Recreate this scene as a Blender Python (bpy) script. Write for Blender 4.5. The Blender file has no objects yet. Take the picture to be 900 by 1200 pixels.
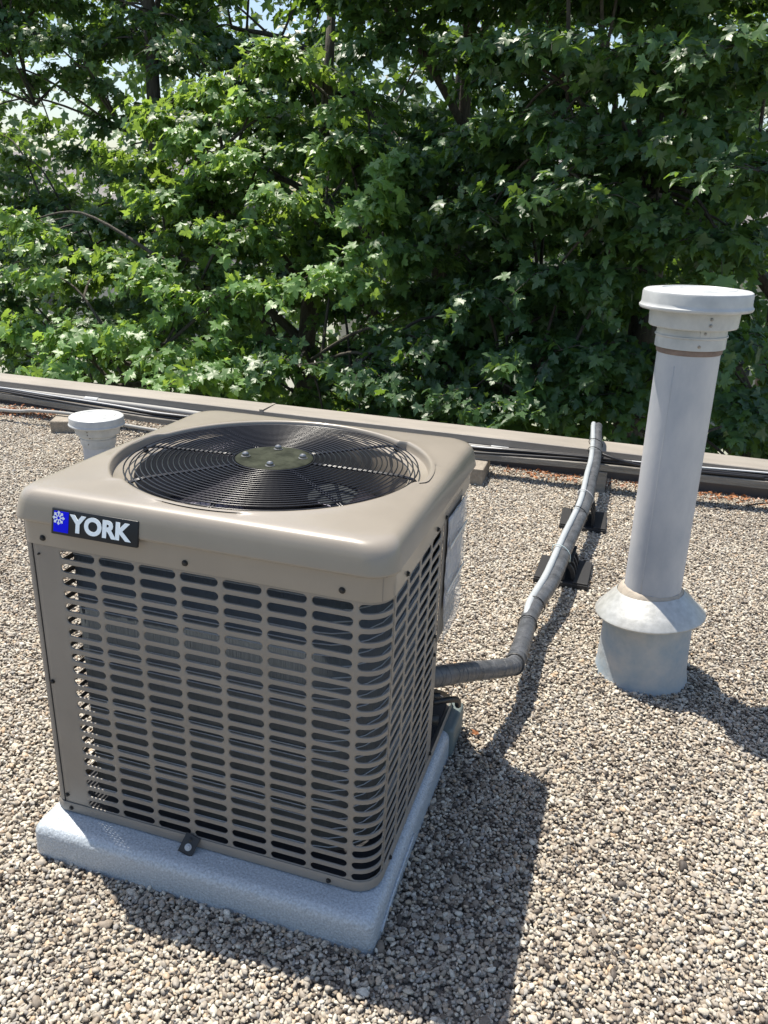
import bpy, bmesh, math, random
import numpy as np
from mathutils import Vector, Matrix

sc = bpy.context.scene
C = sc.collection
PI = math.pi
RNG = np.random.default_rng(7)
random.seed(7)

# ------------------------------------------------------------------ camera
CX, CY, CZ, YAW, PITCH, ROLL, FPX = 0.33195, -1.14924, 1.34169, -0.29021, 0.36294, 0.03992, 930.4785
fw = Vector((math.sin(YAW)*math.cos(PITCH), math.cos(YAW)*math.cos(PITCH), -math.sin(PITCH)))
rt0 = fw.cross(Vector((0, 0, 1))).normalized(); up0 = rt0.cross(fw)
rt = rt0*math.cos(ROLL) + up0*math.sin(ROLL); upv = -rt0*math.sin(ROLL) + up0*math.cos(ROLL)
cam = bpy.data.cameras.new('camera'); camo = bpy.data.objects.new('camera', cam); C.objects.link(camo)
cam.sensor_fit = 'VERTICAL'; cam.sensor_height = 36.0; cam.lens = FPX*36.0/1200.0
cam.clip_start = 0.05; cam.clip_end = 2000
camo.matrix_world = Matrix(((rt.x, upv.x, -fw.x, CX), (rt.y, upv.y, -fw.y, CY), (rt.z, upv.z, -fw.z, CZ), (0, 0, 0, 1)))
sc.camera = camo
CAM = Vector((CX, CY, CZ))

# ------------------------------------------------------------------ world, sun, exposure
SUNV = Vector((-0.352, 0.192, 1.0)).normalized()
elev = math.asin(SUNV.z)
w = bpy.data.worlds.new("World"); sc.world = w; w.use_nodes = True
nt = w.node_tree; nt.nodes.clear()
sky = nt.nodes.new('ShaderNodeTexSky'); sky.sky_type = 'NISHITA'; sky.sun_disc = False
sky.sun_elevation = elev; sky.sun_rotation = math.atan2(SUNV.x, SUNV.y)
sky.air_density = 1.2; sky.dust_density = 1.5; sky.ozone_density = 1.5
bg = nt.nodes.new('ShaderNodeBackground'); bg.inputs['Strength'].default_value = 0.11
wo = nt.nodes.new('ShaderNodeOutputWorld')
nt.links.new(sky.outputs[0], bg.inputs['Color']); nt.links.new(bg.outputs[0], wo.inputs['Surface'])
sun = bpy.data.lights.new('sun', 'SUN'); sun.energy = 5.0; sun.angle = math.radians(0.53); sun.color = (1.0, 0.935, 0.82)
suno = bpy.data.objects.new('sun', sun); C.objects.link(suno)
suno.rotation_euler = SUNV.to_track_quat('Z', 'Y').to_euler()
sc.view_settings.view_transform = 'Standard'; sc.view_settings.look = 'None'
sc.view_settings.exposure = 0.62; sc.view_settings.gamma = 1.0; sc.view_settings.use_curve_mapping = False

# ------------------------------------------------------------------ materials
def mat(name, col=(0.5, 0.5, 0.5), rough=0.5, metal=0.0, bump=0.0, bscale=50.0, var=0.0, vscale=5.0, col2=None,
        detail=4.0, spec=0.5, coat=0.0, bump2=0.0, b2scale=10.0, stretch=None, rvar=0.0):
    m = bpy.data.materials.new(name); m.use_nodes = True
    n = m.node_tree; b = n.nodes['Principled BSDF']; L = n.links
    b.inputs['Base Color'].default_value = (*col, 1); b.inputs['Roughness'].default_value = rough
    b.inputs['Metallic'].default_value = metal; b.inputs['Specular IOR Level'].default_value = spec
    b.inputs['Coat Weight'].default_value = coat; b.inputs['Coat Roughness'].default_value = 0.15
    tc = n.nodes.new('ShaderNodeTexCoord'); src = tc.outputs['Object']
    if stretch:
        mp = n.nodes.new('ShaderNodeMapping'); mp.inputs['Scale'].default_value = stretch
        L.new(src, mp.inputs['Vector']); src = mp.outputs[0]
    if var or col2:
        t = n.nodes.new('ShaderNodeTexNoise'); t.inputs['Scale'].default_value = vscale; t.inputs['Detail'].default_value = detail
        t.inputs['Roughness'].default_value = 0.6
        L.new(src, t.inputs['Vector'])
        r = n.nodes.new('ShaderNodeValToRGB'); r.color_ramp.elements[0].position = 0.32; r.color_ramp.elements[1].position = 0.68
        c2 = col2 if col2 else tuple(min(1, c*(1+var)) for c in col)
        c1 = col if col2 else tuple(c*(1-var) for c in col)
        r.color_ramp.elements[0].color = (*c1, 1); r.color_ramp.elements[1].color = (*c2, 1)
        L.new(t.outputs['Fac'], r.inputs['Fac']); L.new(r.outputs['Color'], b.inputs['Base Color'])
        if rvar:
            mr = n.nodes.new('ShaderNodeMapRange'); mr.inputs['To Min'].default_value = rough-rvar; mr.inputs['To Max'].default_value = rough+rvar
            L.new(t.outputs['Fac'], mr.inputs['Value']); L.new(mr.outputs[0], b.inputs['Roughness'])
    prev = None
    for st, scl in ((bump, bscale), (bump2, b2scale)):
        if st:
            t2 = n.nodes.new('ShaderNodeTexNoise'); t2.inputs['Scale'].default_value = scl; t2.inputs['Detail'].default_value = 3
            L.new(src, t2.inputs['Vector'])
            bp = n.nodes.new('ShaderNodeBump'); bp.inputs['Strength'].default_value = st; bp.inputs['Distance'].default_value = 0.3/scl
            L.new(t2.outputs['Fac'], bp.inputs['Height'])
            if prev: L.new(prev, bp.inputs['Normal'])
            prev = bp.outputs[0]
    if prev: L.new(prev, b.inputs['Normal'])
    return m

M = {}
M['beige'] = mat('warm_grey_paint', (0.232, 0.210, 0.185), 0.42, var=0.09, vscale=7, detail=9, bump=0.05, bscale=500, rvar=0.05, bump2=0.05, b2scale=14)
M['beige_cap'] = mat('sun_warmed_gloss_paint', (0.276, 0.243, 0.202), 0.36, var=0.08, vscale=4, detail=10, bump=0.04, bscale=600, rvar=0.06, coat=0.4)  # same paint as the panels, with the sun's warmth mixed into the colour
M['black_wire'] = mat('black_coated_wire', (0.012, 0.012, 0.016), 0.28)
M['black'] = mat('black_plastic', (0.02, 0.02, 0.021), 0.45, bump=0.1, bscale=200)
M['black_rubber'] = mat('black_rubber', (0.018, 0.018, 0.02), 0.6, bump=0.2, bscale=150)
M['coil'] = mat('coil_fins', (0.085, 0.10, 0.115), 0.6, metal=0.0, bump=0.5, bscale=60, stretch=(8, 8, 0.2))
M['coil_tube'] = mat('coil_tube_metal', (0.42, 0.44, 0.46), 0.5, metal=0.2)
M['dark_inside'] = mat('dark_inside', (0.02, 0.02, 0.024), 0.7)
M['fan_blade'] = mat('fan_blade_grey', (0.11, 0.105, 0.135), 0.24, metal=0.75, var=0.2, vscale=12)
M['hub'] = mat('weathered_hub_plate', (0.016, 0.019, 0.012), 0.7, col2=(0.050, 0.055, 0.038), spec=0.1, vscale=30, bump=0.3, bscale=80)
M['nut'] = mat('zinc_nut', (0.30, 0.30, 0.30), 0.35, metal=0.9)
M['screw'] = mat('dark_screw', (0.03, 0.03, 0.03), 0.35, metal=0.5)
M['pad'] = mat('silver_grey_pad_coating', (0.40, 0.44, 0.48), 0.36, var=0.24, vscale=230, bump=1.0, bscale=150, bump2=0.5, b2scale=420, detail=2, spec=0.6)
M['pad_dark'] = mat('grey_green_moulding', (0.13, 0.16, 0.16), 0.5, bump=0.2, bscale=100)
M['pipe_grey'] = mat('weathered_grey_pipe_paint', (0.36, 0.385, 0.43), 0.5, col2=(0.58, 0.575, 0.58), detail=8, vscale=6, bump=0.1, bscale=120, stretch=(1, 1, 0.5), rvar=0.06)
M['cap_white'] = mat('pale_grey_cap_plastic', (0.40, 0.415, 0.42), 0.42, col2=(0.56, 0.565, 0.56), detail=8, vscale=14, bump=0.05, bscale=60)
M['galv'] = mat('galvanised_collar', (0.42, 0.42, 0.40), 0.45, metal=0.35, col2=(0.55, 0.55, 0.53), vscale=45, bump=0.15, bscale=60, detail=6)
M['base_blue'] = mat('blue_grey_flashing_paint', (0.27, 0.34, 0.40), 0.6, col2=(0.47, 0.47, 0.46), vscale=11, bump=0.25, bscale=40, bump2=0.2, b2scale=8)
M['seal'] = mat('brown_sealant', (0.20, 0.145, 0.12), 0.7, var=0.2, vscale=40, bump=0.4, bscale=80)
M['seal_tan'] = mat('tan_sealant', (0.40, 0.35, 0.29), 0.7, var=0.12, vscale=40, bump=0.4, bscale=60)
M['tape'] = mat('dark_grey_duct_tape', (0.085, 0.09, 0.10), 0.38, metal=0.1, var=0.3, vscale=25, bump=0.5, bscale=70, rvar=0.08)
M['tape_light'] = mat('light_grey_duct_tape', (0.36, 0.38, 0.40), 0.32, metal=0.2, var=0.1, vscale=30, bump=0.4, bscale=60)
M['tube_white'] = mat('white_insulation_tube', (0.38, 0.405, 0.42), 0.4, var=0.06, vscale=20, bump=0.2, bscale=60)
M['tie'] = mat('cable_tie', (0.5, 0.6, 0.6), 0.4)
M['tie_black'] = mat('black_cable_tie', (0.02, 0.02, 0.02), 0.4)
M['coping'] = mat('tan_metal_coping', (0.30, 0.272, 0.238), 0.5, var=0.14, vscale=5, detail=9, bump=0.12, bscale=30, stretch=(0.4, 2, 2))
M['coping_shade'] = mat('shaded_metal_coping', (0.13, 0.115, 0.11), 0.5, var=0.1, vscale=4, bump=0.1, bscale=30)  # same metal as the coping, its shade put into a darker brown
M['timber'] = mat('weathered_grey_timber', (0.17, 0.155, 0.135), 0.8, col2=(0.27, 0.25, 0.22), vscale=9, bump=0.6, bscale=30, stretch=(0.6, 6, 6))
M['timber_dark'] = mat('weathered_brown_timber', (0.22, 0.19, 0.15), 0.8, col2=(0.31, 0.27, 0.22), vscale=14, bump=0.6, bscale=40, stretch=(3, 1, 3))
M['plank_top'] = M['timber']
M['conduit'] = mat('grey_conduit', (0.30, 0.295, 0.28), 0.6, var=0.08, vscale=6)
M['cable'] = mat('black_cable', (0.015, 0.015, 0.018), 0.35)
M['cable_white'] = mat('white_cable', (0.6, 0.6, 0.6), 0.4)
M['bark'] = mat('maple_bark', (0.045, 0.038, 0.03), 0.9, col2=(0.09, 0.08, 0.065), vscale=12, bump=0.8, bscale=25, stretch=(3, 3, 0.6))
M['badge_black'] = mat('badge_black', (0.012, 0.014, 0.018), 0.4, spec=0.3)
M['badge_blue'] = mat('badge_blue', (0.0, 0.004, 0.80), 0.5, spec=0.15)
M['badge_white'] = mat('badge_white', (0.84, 0.92, 0.98), 0.3)
M['silver'] = mat('silver_foil_label', (0.70, 0.75, 0.82), 0.22, metal=0.5, col2=(0.42, 0.46, 0.62), vscale=14, bump=0.4, bscale=14)
M['tape_clear'] = mat('silver_strip', (0.6, 0.62, 0.62), 0.3, metal=0.2)
M['roof_bed'] = mat('roof_bed', (0.17, 0.155, 0.14), 0.9, col2=(0.30, 0.27, 0.235), vscale=90, bump=1.0, bscale=90)
M['wall'] = mat('pale_render_wall', (0.55, 0.50, 0.47), 0.8, var=0.05, vscale=1.2, bump=0.1, bscale=20)
M['roof_tile'] = mat('grey_roof_covering', (0.16, 0.15, 0.15), 0.8, var=0.2, vscale=5)
M['window'] = mat('window_glass_far', (0.03, 0.04, 0.05), 0.08)
M['terrain'] = mat('pale_yard', (0.30, 0.29, 0.27), 0.9, col2=(0.16, 0.20, 0.10), vscale=0.12, bump=0.3, bscale=4)
M['litter'] = None

def film_mat():
    m = bpy.data.materials.new('clear_plastic_film'); m.use_nodes = True
    n = m.node_tree; b = n.nodes['Principled BSDF']
    b.inputs['Base Color'].default_value = (0.9, 0.92, 0.94, 1); b.inputs['Roughness'].default_value = 0.15
    b.inputs['Alpha'].default_value = 0.35
    t = n.nodes.new('ShaderNodeTexNoise'); t.inputs['Scale'].default_value = 60
    bp = n.nodes.new('ShaderNodeBump'); bp.inputs['Strength'].default_value = 0.8; bp.inputs['Distance'].default_value = 0.006
    n.links.new(t.outputs['Fac'], bp.inputs['Height']); n.links.new(bp.outputs[0], b.inputs['Normal'])
    return m
M['film'] = film_mat()

def stone_mat():
    m = bpy.data.materials.new('river_pebbles'); m.use_nodes = True
    n = m.node_tree; L = n.links; b = n.nodes['Principled BSDF']
    a = n.nodes.new('ShaderNodeAttribute'); a.attribute_type = 'INSTANCER'; a.attribute_name = 'rnd'
    r = n.nodes.new('ShaderNodeValToRGB'); cr = r.color_ramp
    cols = [(0.0, (0.061, 0.052, 0.046)), (0.07, (0.182, 0.148, 0.116)), (0.19, (0.269, 0.226, 0.179)), (0.34, (0.319, 0.289, 0.249)), (0.46, (0.377, 0.313, 0.234)),
            (0.56, (0.271, 0.257, 0.239)), (0.68, (0.421, 0.371, 0.295)), (0.8, (0.474, 0.434, 0.364)), (0.9, (0.543, 0.512, 0.439)), (0.965, (0.406, 0.292, 0.191)), (1.0, (0.637, 0.605, 0.535))]
    while len(cr.elements) < len(cols): cr.elements.new(0.5)
    for e, (p, c) in zip(cr.elements, cols): e.position = p; e.color = (*c, 1)
    L.new(a.outputs['Fac'], r.inputs['Fac'])
    tc = n.nodes.new('ShaderNodeTexCoord')
    t = n.nodes.new('ShaderNodeTexNoise'); t.inputs['Scale'].default_value = 2.3; t.inputs['Detail'].default_value = 5; t.noise_dimensions = '4D'
    ml = n.nodes.new('ShaderNodeMath'); ml.operation = 'MULTIPLY'; ml.inputs[1].default_value = 97.0
    L.new(a.outputs['Fac'], ml.inputs[0]); L.new(ml.outputs[0], t.inputs['W']); L.new(tc.outputs['Object'], t.inputs['Vector'])
    mr = n.nodes.new('ShaderNodeMapRange'); mr.inputs['From Min'].default_value = 0.3; mr.inputs['From Max'].default_value = 0.7
    mr.inputs['To Min'].default_value = 0.80; mr.inputs['To Max'].default_value = 1.28
    L.new(t.outputs['Fac'], mr.inputs['Value'])
    mx = n.nodes.new('ShaderNodeVectorMath'); mx.operation = 'SCALE'
    L.new(r.outputs['Color'], mx.inputs[0]); L.new(mr.outputs[0], mx.inputs['Scale'])
    L.new(mx.outputs[0], b.inputs['Base Color'])
    b.inputs['Roughness'].default_value = 0.62; b.inputs['Specular IOR Level'].default_value = 0.35
    return m
M['stone'] = stone_mat()

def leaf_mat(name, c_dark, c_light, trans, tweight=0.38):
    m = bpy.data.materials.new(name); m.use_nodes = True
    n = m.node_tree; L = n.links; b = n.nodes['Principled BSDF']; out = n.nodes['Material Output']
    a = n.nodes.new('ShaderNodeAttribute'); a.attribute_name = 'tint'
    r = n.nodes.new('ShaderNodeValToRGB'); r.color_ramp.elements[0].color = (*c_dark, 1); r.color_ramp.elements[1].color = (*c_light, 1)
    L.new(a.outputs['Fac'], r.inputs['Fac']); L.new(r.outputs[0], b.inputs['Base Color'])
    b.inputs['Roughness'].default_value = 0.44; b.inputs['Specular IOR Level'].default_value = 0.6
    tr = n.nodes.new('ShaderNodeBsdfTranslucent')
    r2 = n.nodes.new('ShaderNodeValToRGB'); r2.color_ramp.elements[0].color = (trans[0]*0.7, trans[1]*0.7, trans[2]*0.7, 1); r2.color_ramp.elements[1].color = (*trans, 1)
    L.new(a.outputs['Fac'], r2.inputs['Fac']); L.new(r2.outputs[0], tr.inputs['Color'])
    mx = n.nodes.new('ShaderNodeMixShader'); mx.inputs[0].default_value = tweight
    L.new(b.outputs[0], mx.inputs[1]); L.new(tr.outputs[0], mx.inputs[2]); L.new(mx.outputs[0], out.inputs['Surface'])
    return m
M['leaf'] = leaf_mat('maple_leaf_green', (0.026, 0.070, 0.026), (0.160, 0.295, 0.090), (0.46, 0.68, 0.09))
M['leaf_shade'] = leaf_mat('shaded_maple_leaf', (0.026, 0.070, 0.030), (0.080, 0.160, 0.055), (0.28, 0.46, 0.05), 0.34)  # shade painted into the leaf green, for the crowns out of sun
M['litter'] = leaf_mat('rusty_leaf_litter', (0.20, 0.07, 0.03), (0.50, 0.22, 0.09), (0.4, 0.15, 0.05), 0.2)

# ------------------------------------------------------------------ object helpers
def link_mesh(name, me, m=None, parent=None, smooth=False):
    o = bpy.data.objects.new(name, me); C.objects.link(o)
    if m is not None and not me.materials: me.materials.append(m)
    if parent is not None: o.parent = parent
    if smooth: me.shade_smooth()
    return o

def obj(name, bm, m, parent=None, smooth=False, recalc=True):
    me = bpy.data.meshes.new(name)
    if recalc: bmesh.ops.recalc_face_normals(bm, faces=bm.faces)
    bm.to_mesh(me); bm.free()
    return link_mesh(name, me, M[m] if isinstance(m, str) else m, parent, smooth)

def tag(o, label=None, cat=None, group=None, kind=None):
    if label: o['label'] = label
    if cat: o['category'] = cat
    if group: o['group'] = group
    if kind: o['kind'] = kind
    return o

def empty(name, label, cat, loc=(0, 0, 0), group=None):
    o = bpy.data.objects.new(name, None); C.objects.link(o); o.location = loc; o.empty_display_size = 0.1
    return tag(o, label, cat, group)

def autosmooth(o, ang=35):
    me = o.data; me.shade_smooth(); me.set_sharp_from_angle(angle=math.radians(ang))
    return o

def box(bm, x0, x1, y0, y1, z0, z1, mtx=None, bev=0.0, seg=2):
    r = bmesh.ops.create_cube(bm, size=1.0)
    vs = r['verts']
    for v in vs: v.co = Vector(((x0+x1)/2+v.co.x*(x1-x0), (y0+y1)/2+v.co.y*(y1-y0), (z0+z1)/2+v.co.z*(z1-z0)))
    if bev:
        es = list({e for v in vs for e in v.link_edges})
        rr = bmesh.ops.bevel(bm, geom=es, offset=bev, segments=seg, affect='EDGES', profile=0.5)
        vs = list({v for f in rr['faces'] for v in f.verts} | {v for v in vs if v.is_valid})
    if mtx is not None:
        for v in vs: v.co = mtx @ v.co
    return vs

def tube(bm, pts, rads, seg=10, cap=True, closed=False, flat=None):
    pts = [Vector(p) for p in pts]; n = len(pts)
    if not hasattr(rads, '__len__'): rads = [rads]*n
    rings = []; ref = Vector((0, 0, 1)); prevn = None
    for i, p in enumerate(pts):
        if closed: t = (pts[(i+1) % n]-pts[i-1])
        else: t = pts[min(i+1, n-1)]-pts[max(i-1, 0)]
        t.normalize()
        a = prevn if prevn is not None else (ref if abs(t.z) < 0.9 else Vector((1, 0, 0)))
        a = (a - t*a.dot(t)).normalized(); b = t.cross(a); prevn = a
        rings.append([bm.verts.new(p + (a*math.cos(2*PI*k/seg)+b*math.sin(2*PI*k/seg))*rads[i]) for k in range(seg)])
    for i in range(n if closed else n-1):
        A = rings[i]; B = rings[(i+1) % n]
        for k in range(seg): bm.faces.new((A[k], A[(k+1) % seg], B[(k+1) % seg], B[k]))
    if cap and not closed: bm.faces.new(rings[0][::-1]); bm.faces.new(rings[-1])
    return rings

def lathe(bm, prof, seg=64, c=(0, 0), cap_top=False, cap_bot=False, wob=None):
    rings = []
    for (r, z) in prof:
        rings.append([bm.verts.new((c[0]+r*math.cos(2*PI*k/seg)*(1+(wob(k, z) if wob else 0)), c[1]+r*math.sin(2*PI*k/seg)*(1+(wob(k, z) if wob else 0)), z)) for k in range(seg)])
    for A, B in zip(rings, rings[1:]):
        for k in range(seg): bm.faces.new((A[k], A[(k+1) % seg], B[(k+1) % seg], B[k]))
    if cap_top: bm.faces.new(rings[-1])
    if cap_bot: bm.faces.new(rings[0][::-1])
    return rings

def spline(pts, n=8):
    P = [Vector(p) for p in pts]; out = []
    for i in range(len(P)-1):
        p0 = P[max(i-1, 0)]; p1 = P[i]; p2 = P[i+1]; p3 = P[min(i+2, len(P)-1)]
        for k in range(n):
            t = k/n; out.append(0.5*((2*p1)+(-p0+p2)*t+(2*p0-5*p1+4*p2-p3)*t*t+(-p0+3*p1-3*p2+p3)*t**3))
    out.append(P[-1]); return out

def screw(parent, loc, nrm, r=0.0042, name='screw', m='screw'):
    bm = bmesh.new()
    lathe(bm, [(r*1.35, 0), (r*1.35, 0.001), (r, 0.0014), (r, 0.0036), (r*0.75, 0.0048), (0.0004, 0.005)], 12)
    q = Vector((0, 0, 1)).rotation_difference(Vector(nrm).normalized()).to_matrix().to_4x4()
    bm.transform(Matrix.Translation(loc) @ q)
    return obj(name, bm, m, parent, smooth=False)

# ------------------------------------------------------------------ far ground, house beyond the trees
bm = bmesh.new()
for s in [(-600, 600, -600, 900)]:
    vs = [bm.verts.new((x, y, -4.0)) for x, y in ((s[0], s[2]), (s[1], s[2]), (s[1], s[3]), (s[0], s[3]))]; bm.faces.new(vs)
tag(obj('ground', bm, 'terrain'), kind='structure')

def house(name, x0, x1, y0, y1, h, label, roofm, wallm):
    t = empty(name, label, 'house', ((x0+x1)/2, (y0+y1)/2, -4.0))
    ox, oy = (x0+x1)/2, (y0+y1)/2
    bm = bmesh.new(); box(bm, x0-ox, x1-ox, y0-oy, y1-oy, 0, h); obj('wall', bm, wallm, t)
    bm = bmesh.new(); a = 0.5
    v = [bm.verts.new(p) for p in ((x0-ox-a, y0-oy-a, h-0.1), (x1-ox+a, y0-oy-a, h-0.1), (x1-ox+a, y1-oy+a, h-0.1), (x0-ox-a, y1-oy+a, h-0.1), (x0-ox-a, 0, h+2.2), (x1-ox+a, 0, h+2.2))]
    for f in ((0, 1, 5, 4), (2, 3, 4, 5), (1, 2, 5), (3, 0, 4), (3, 2, 1, 0)): bm.faces.new([v[i] for i in f])
    obj('roof', bm, roofm, t)
    for k in range(4):
        for zz in (1.0, 3.8):
            if zz+1.3 > h: continue
            xx = x0-ox+(k+0.5)*(x1-x0)/4
            bm = bmesh.new(); box(bm, xx-0.55, xx+0.55, y0-oy-0.08, y0-oy+0.02, zz, zz+1.3); wn = obj('window', bm, 'cap_white', t)
            bm = bmesh.new(); box(bm, xx-0.45, xx+0.45, y0-oy-0.10, y0-oy-0.083, zz+0.1, zz+1.2); obj('pane', bm, 'window', wn)
    return t
house('house', -9, 5, 24, 33, 5.4, 'pale rendered house glimpsed through gaps in the maples', 'roof_tile', 'wall')
house('house', -34, -16, 27, 36, 5.0, 'low pale house far behind the leftmost maple', 'roof_tile', 'wall')

# ------------------------------------------------------------------ roof deck and parapet
bm = bmesh.new(); box(bm, -9, 7, -6, 3.44, -0.5, -0.013)
tag(obj('roof', bm, 'roof_bed'), kind='structure')

PY0, PY1, PZ = 3.243, 3.43, 0.15
par = empty('parapet', 'low roof-edge parapet with tan metal coping in front of the maples', 'parapet', (0, 3.3, 0))
bm = bmesh.new(); box(bm, -9, 7, PY0+0.012-3.3, PY1-0.012-3.3, -0.012, PZ-0.02); obj('inner_face', bm, 'coping_shade', par)
jx = [-9, -5.9, -4.35, -1.8, 0.75, 3.3, 7]
for a, b in zip(jx, jx[1:]):
    bm = bmesh.new()
    g = 0.0015
    # coping: top sheet with short down-turned lips on both sides
    prof = [(PY0, PZ-0.045), (PY0, PZ-0.004), (PY0+0.004, PZ), (PY1-0.004, PZ+0.006), (PY1, PZ+0.002), (PY1, PZ-0.06)]
    prof_in = [(PY1-0.002, PZ-0.06), (PY1-0.002, PZ), (PY0+0.002, PZ-0.006), (PY0+0.002, PZ-0.045)]
    pr = prof+prof_in
    A = [bm.verts.new((a+g, y-3.3, z)) for y, z in pr]; B = [bm.verts.new((b-g, y-3.3, z)) for y, z in pr]
    n = len(pr)
    for i in range(n): bm.faces.new((A[i], A[(i+1) % n], B[(i+1) % n], B[i]))
    bm.faces.new(A[::-1]); bm.faces.new(B)
    obj('coping', bm, 'coping', par)
    if b < 7:
        bm = bmesh.new(); box(bm, b-0.012, b+0.012, PY0-0.002-3.3, PY1+0.001-3.3, PZ+0.0075, PZ+0.0095)
        box(bm, b-0.012, b+0.012, PY0-0.0035-3.3, PY0-0.0015-3.3, PZ-0.045, PZ+0.0075)
        obj('joint_cover', bm, 'coping', par)

# ------------------------------------------------------------------ plank, blocks, conduit, cables along the parapet
bm = bmesh.new()
NP = 60
xs = np.linspace(-6.0, 5.0, NP)
def plank_y(x): return 2.972 + 0.006*math.sin(x*0.9)
def plank_z(x): return np.interp(x, [-6, -3.5, -2.4, -0.4, 0.2, 1.1, 5], [0.14, 0.139, 0.100, 0.124, 0.146, 0.162, 0.165])
rings = []
for x in xs:
    y = plank_y(x); z = float(plank_z(x)); th = float(np.interp(x, [-6, -2, 0, 1.2, 5], [0.05, 0.03, 0.032, 0.040, 0.04]))
    rings.append([bm.verts.new((x, yy, zz)) for yy, zz in ((y, z-th), (y, z-0.003), (y+0.003, z), (y+0.085, z), (y+0.085, z-th))])
for A, B in zip(rings, rings[1:]):
    for k in range(5): bm.faces.new((A[k], A[(k+1) % 5], B[(k+1) % 5], B[k]))
bm.faces.new(rings[0]); bm.faces.new(rings[-1][::-1])
pl = obj('plank', bm, 'timber')
tag(pl, 'long weathered grey plank raised on blocks along the parapet', 'plank')

def block(x, y, rz, sx, sy, sz, m, label):
    bm = bmesh.new(); box(bm, -sx/2, sx/2, -sy/2, sy/2, 0, sz, bev=0.004, seg=2)
    for v in bm.verts: v.co += Vector((random.uniform(-1, 1), random.uniform(-1, 1), random.uniform(-1, 1)))*0.0012
    o = obj('wood_block', bm, m); o.location = (x, y, -0.008); o.rotation_euler = (0, 0, rz)
    return tag(o, label, 'wood block', 'wooden blocks propping up the plank and pipes')
block(-0.362, 2.93, 0.03, 0.085, 0.27, 0.100, 'timber_dark', 'square-cut timber block beside the rear corner of the condenser')
block(-2.945, 2.86, 0.42, 0.14, 0.21, 0.078, 'timber_dark', 'weathered timber block left of the small roof vent')
block(0.26, 3.02, 0.02, 0.09, 0.10, 0.116, 'timber', 'dark timber block under the plank where the taped pipe passes')

def path_obj(name, pts, r, m, label, cat, seg=10, group=None, n=8):
    bm = bmesh.new(); tube(bm, spline(pts, n), r, seg)
    o = obj(name, bm, m, smooth=True); return tag(o, label, cat, group)

cd = empty('conduit', 'light grey conduit pipe strapped along the inside of the parapet', 'conduit', (0, 3.14, 0))
def conduit_pts(x): 
    return (x, 3.223-3.14+0.002*math.sin(x*1.7), float(np.interp(x, [-6, -3.5, -2.6, -1.9, -0.4, 0.2, 1, 5], [0.098, 0.094, 0.090, 0.080, 0.086, 0.088, 0.100, 0.100])))
bm = bmesh.new(); tube(bm, [conduit_pts(x) for x in np.linspace(-6, 5, 60)], 0.021, 12); obj('pipe', bm, 'conduit', cd, True)
for x in (-5.3, -3.02, -0.30, 2.4):
    p = Vector(conduit_pts(x)); bm = bmesh.new(); tube(bm, [p-Vector((0.05, 0, 0)), p+Vector((0.05, 0, 0))], 0.0245, 12); obj('coupling', bm, 'cap_white', cd, False)
cb = []
for k in range(6):
    ph = random.uniform(0, 6); dz = [0, 0.013, 0.004, 0.020, 0.016, 0.008][k]; dy = [0.014, 0.026, 0.040, 0.038, 0.054, 0.068][k]
    pts = [(x, plank_y(x)+dy+0.007*math.sin(x*2.3+ph)+0.005*math.sin(5.1*x+ph*2), float(plank_z(x))+0.008+dz+0.004*math.sin(x*3.1+ph)) for x in np.linspace(-5.8, 4.9, 80)]
    path_obj('cable', pts, 0.0075 if k != 3 else 0.005, 'cable' if k != 3 else 'cable_white',
             ['black cable nearest the front edge of the plank', 'black cable second from the front edge of the plank', 'black cable under the white one on the plank', 'white cable lying on top of the black ones on the plank',
              'black cable second from the parapet in the bundle on the plank', 'black cable closest to the parapet in the bundle on the plank'][k], 'cable', 8,
             None if k == 3 else 'black cables lying on the plank', 2)
path_obj('thin_pipe', [(-5.8, 2.80, 0.085), (-4.4, 2.82, 0.080), (-3.42, 2.84, 0.071), (-3.18, 2.86, 0.086), (-2.95, 2.88, 0.089), (-2.82, 2.88, 0.080), (-2.5, 2.88, 0.060), (-2.2, 2.88, 0.050), (-1.8, 2.90, 0.03), (-1.2, 2.92, 0.015)], 0.011, 'conduit',
         'thin grey pipe resting on the timber block left of the small vent', 'pipe', 10)
path_obj('loose_cable', [(0.235, 3.00, 0.205), (0.33, 2.965, 0.19), (0.45, 2.96, 0.172), (0.60, 2.972, 0.168), (0.9, 2.985, 0.172), (1.05, 2.99, 0.175)], 0.008, 'cable',
         'loose dark cable looping from the taped pipe to behind the tall vent', 'cable', 8)
path_obj('dead_twig', [(1.0, 3.02, 0.01), (1.12, 2.99, 0.05), (1.3, 2.93, 0.045), (1.6, 2.9, 0.02)], 0.0035, 'bark', 'thin dark twig lying over the rusty leaves at the parapet', 'twig', 6)
path_obj('straw_stalk', [(0.665, 2.36, 0.012), (0.72, 2.33, 0.02), (0.80, 2.28, 0.010)], 0.004, 'seal_tan', 'pale dry stalk lying on the gravel right of the tall vent', 'stalk', 6)

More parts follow.
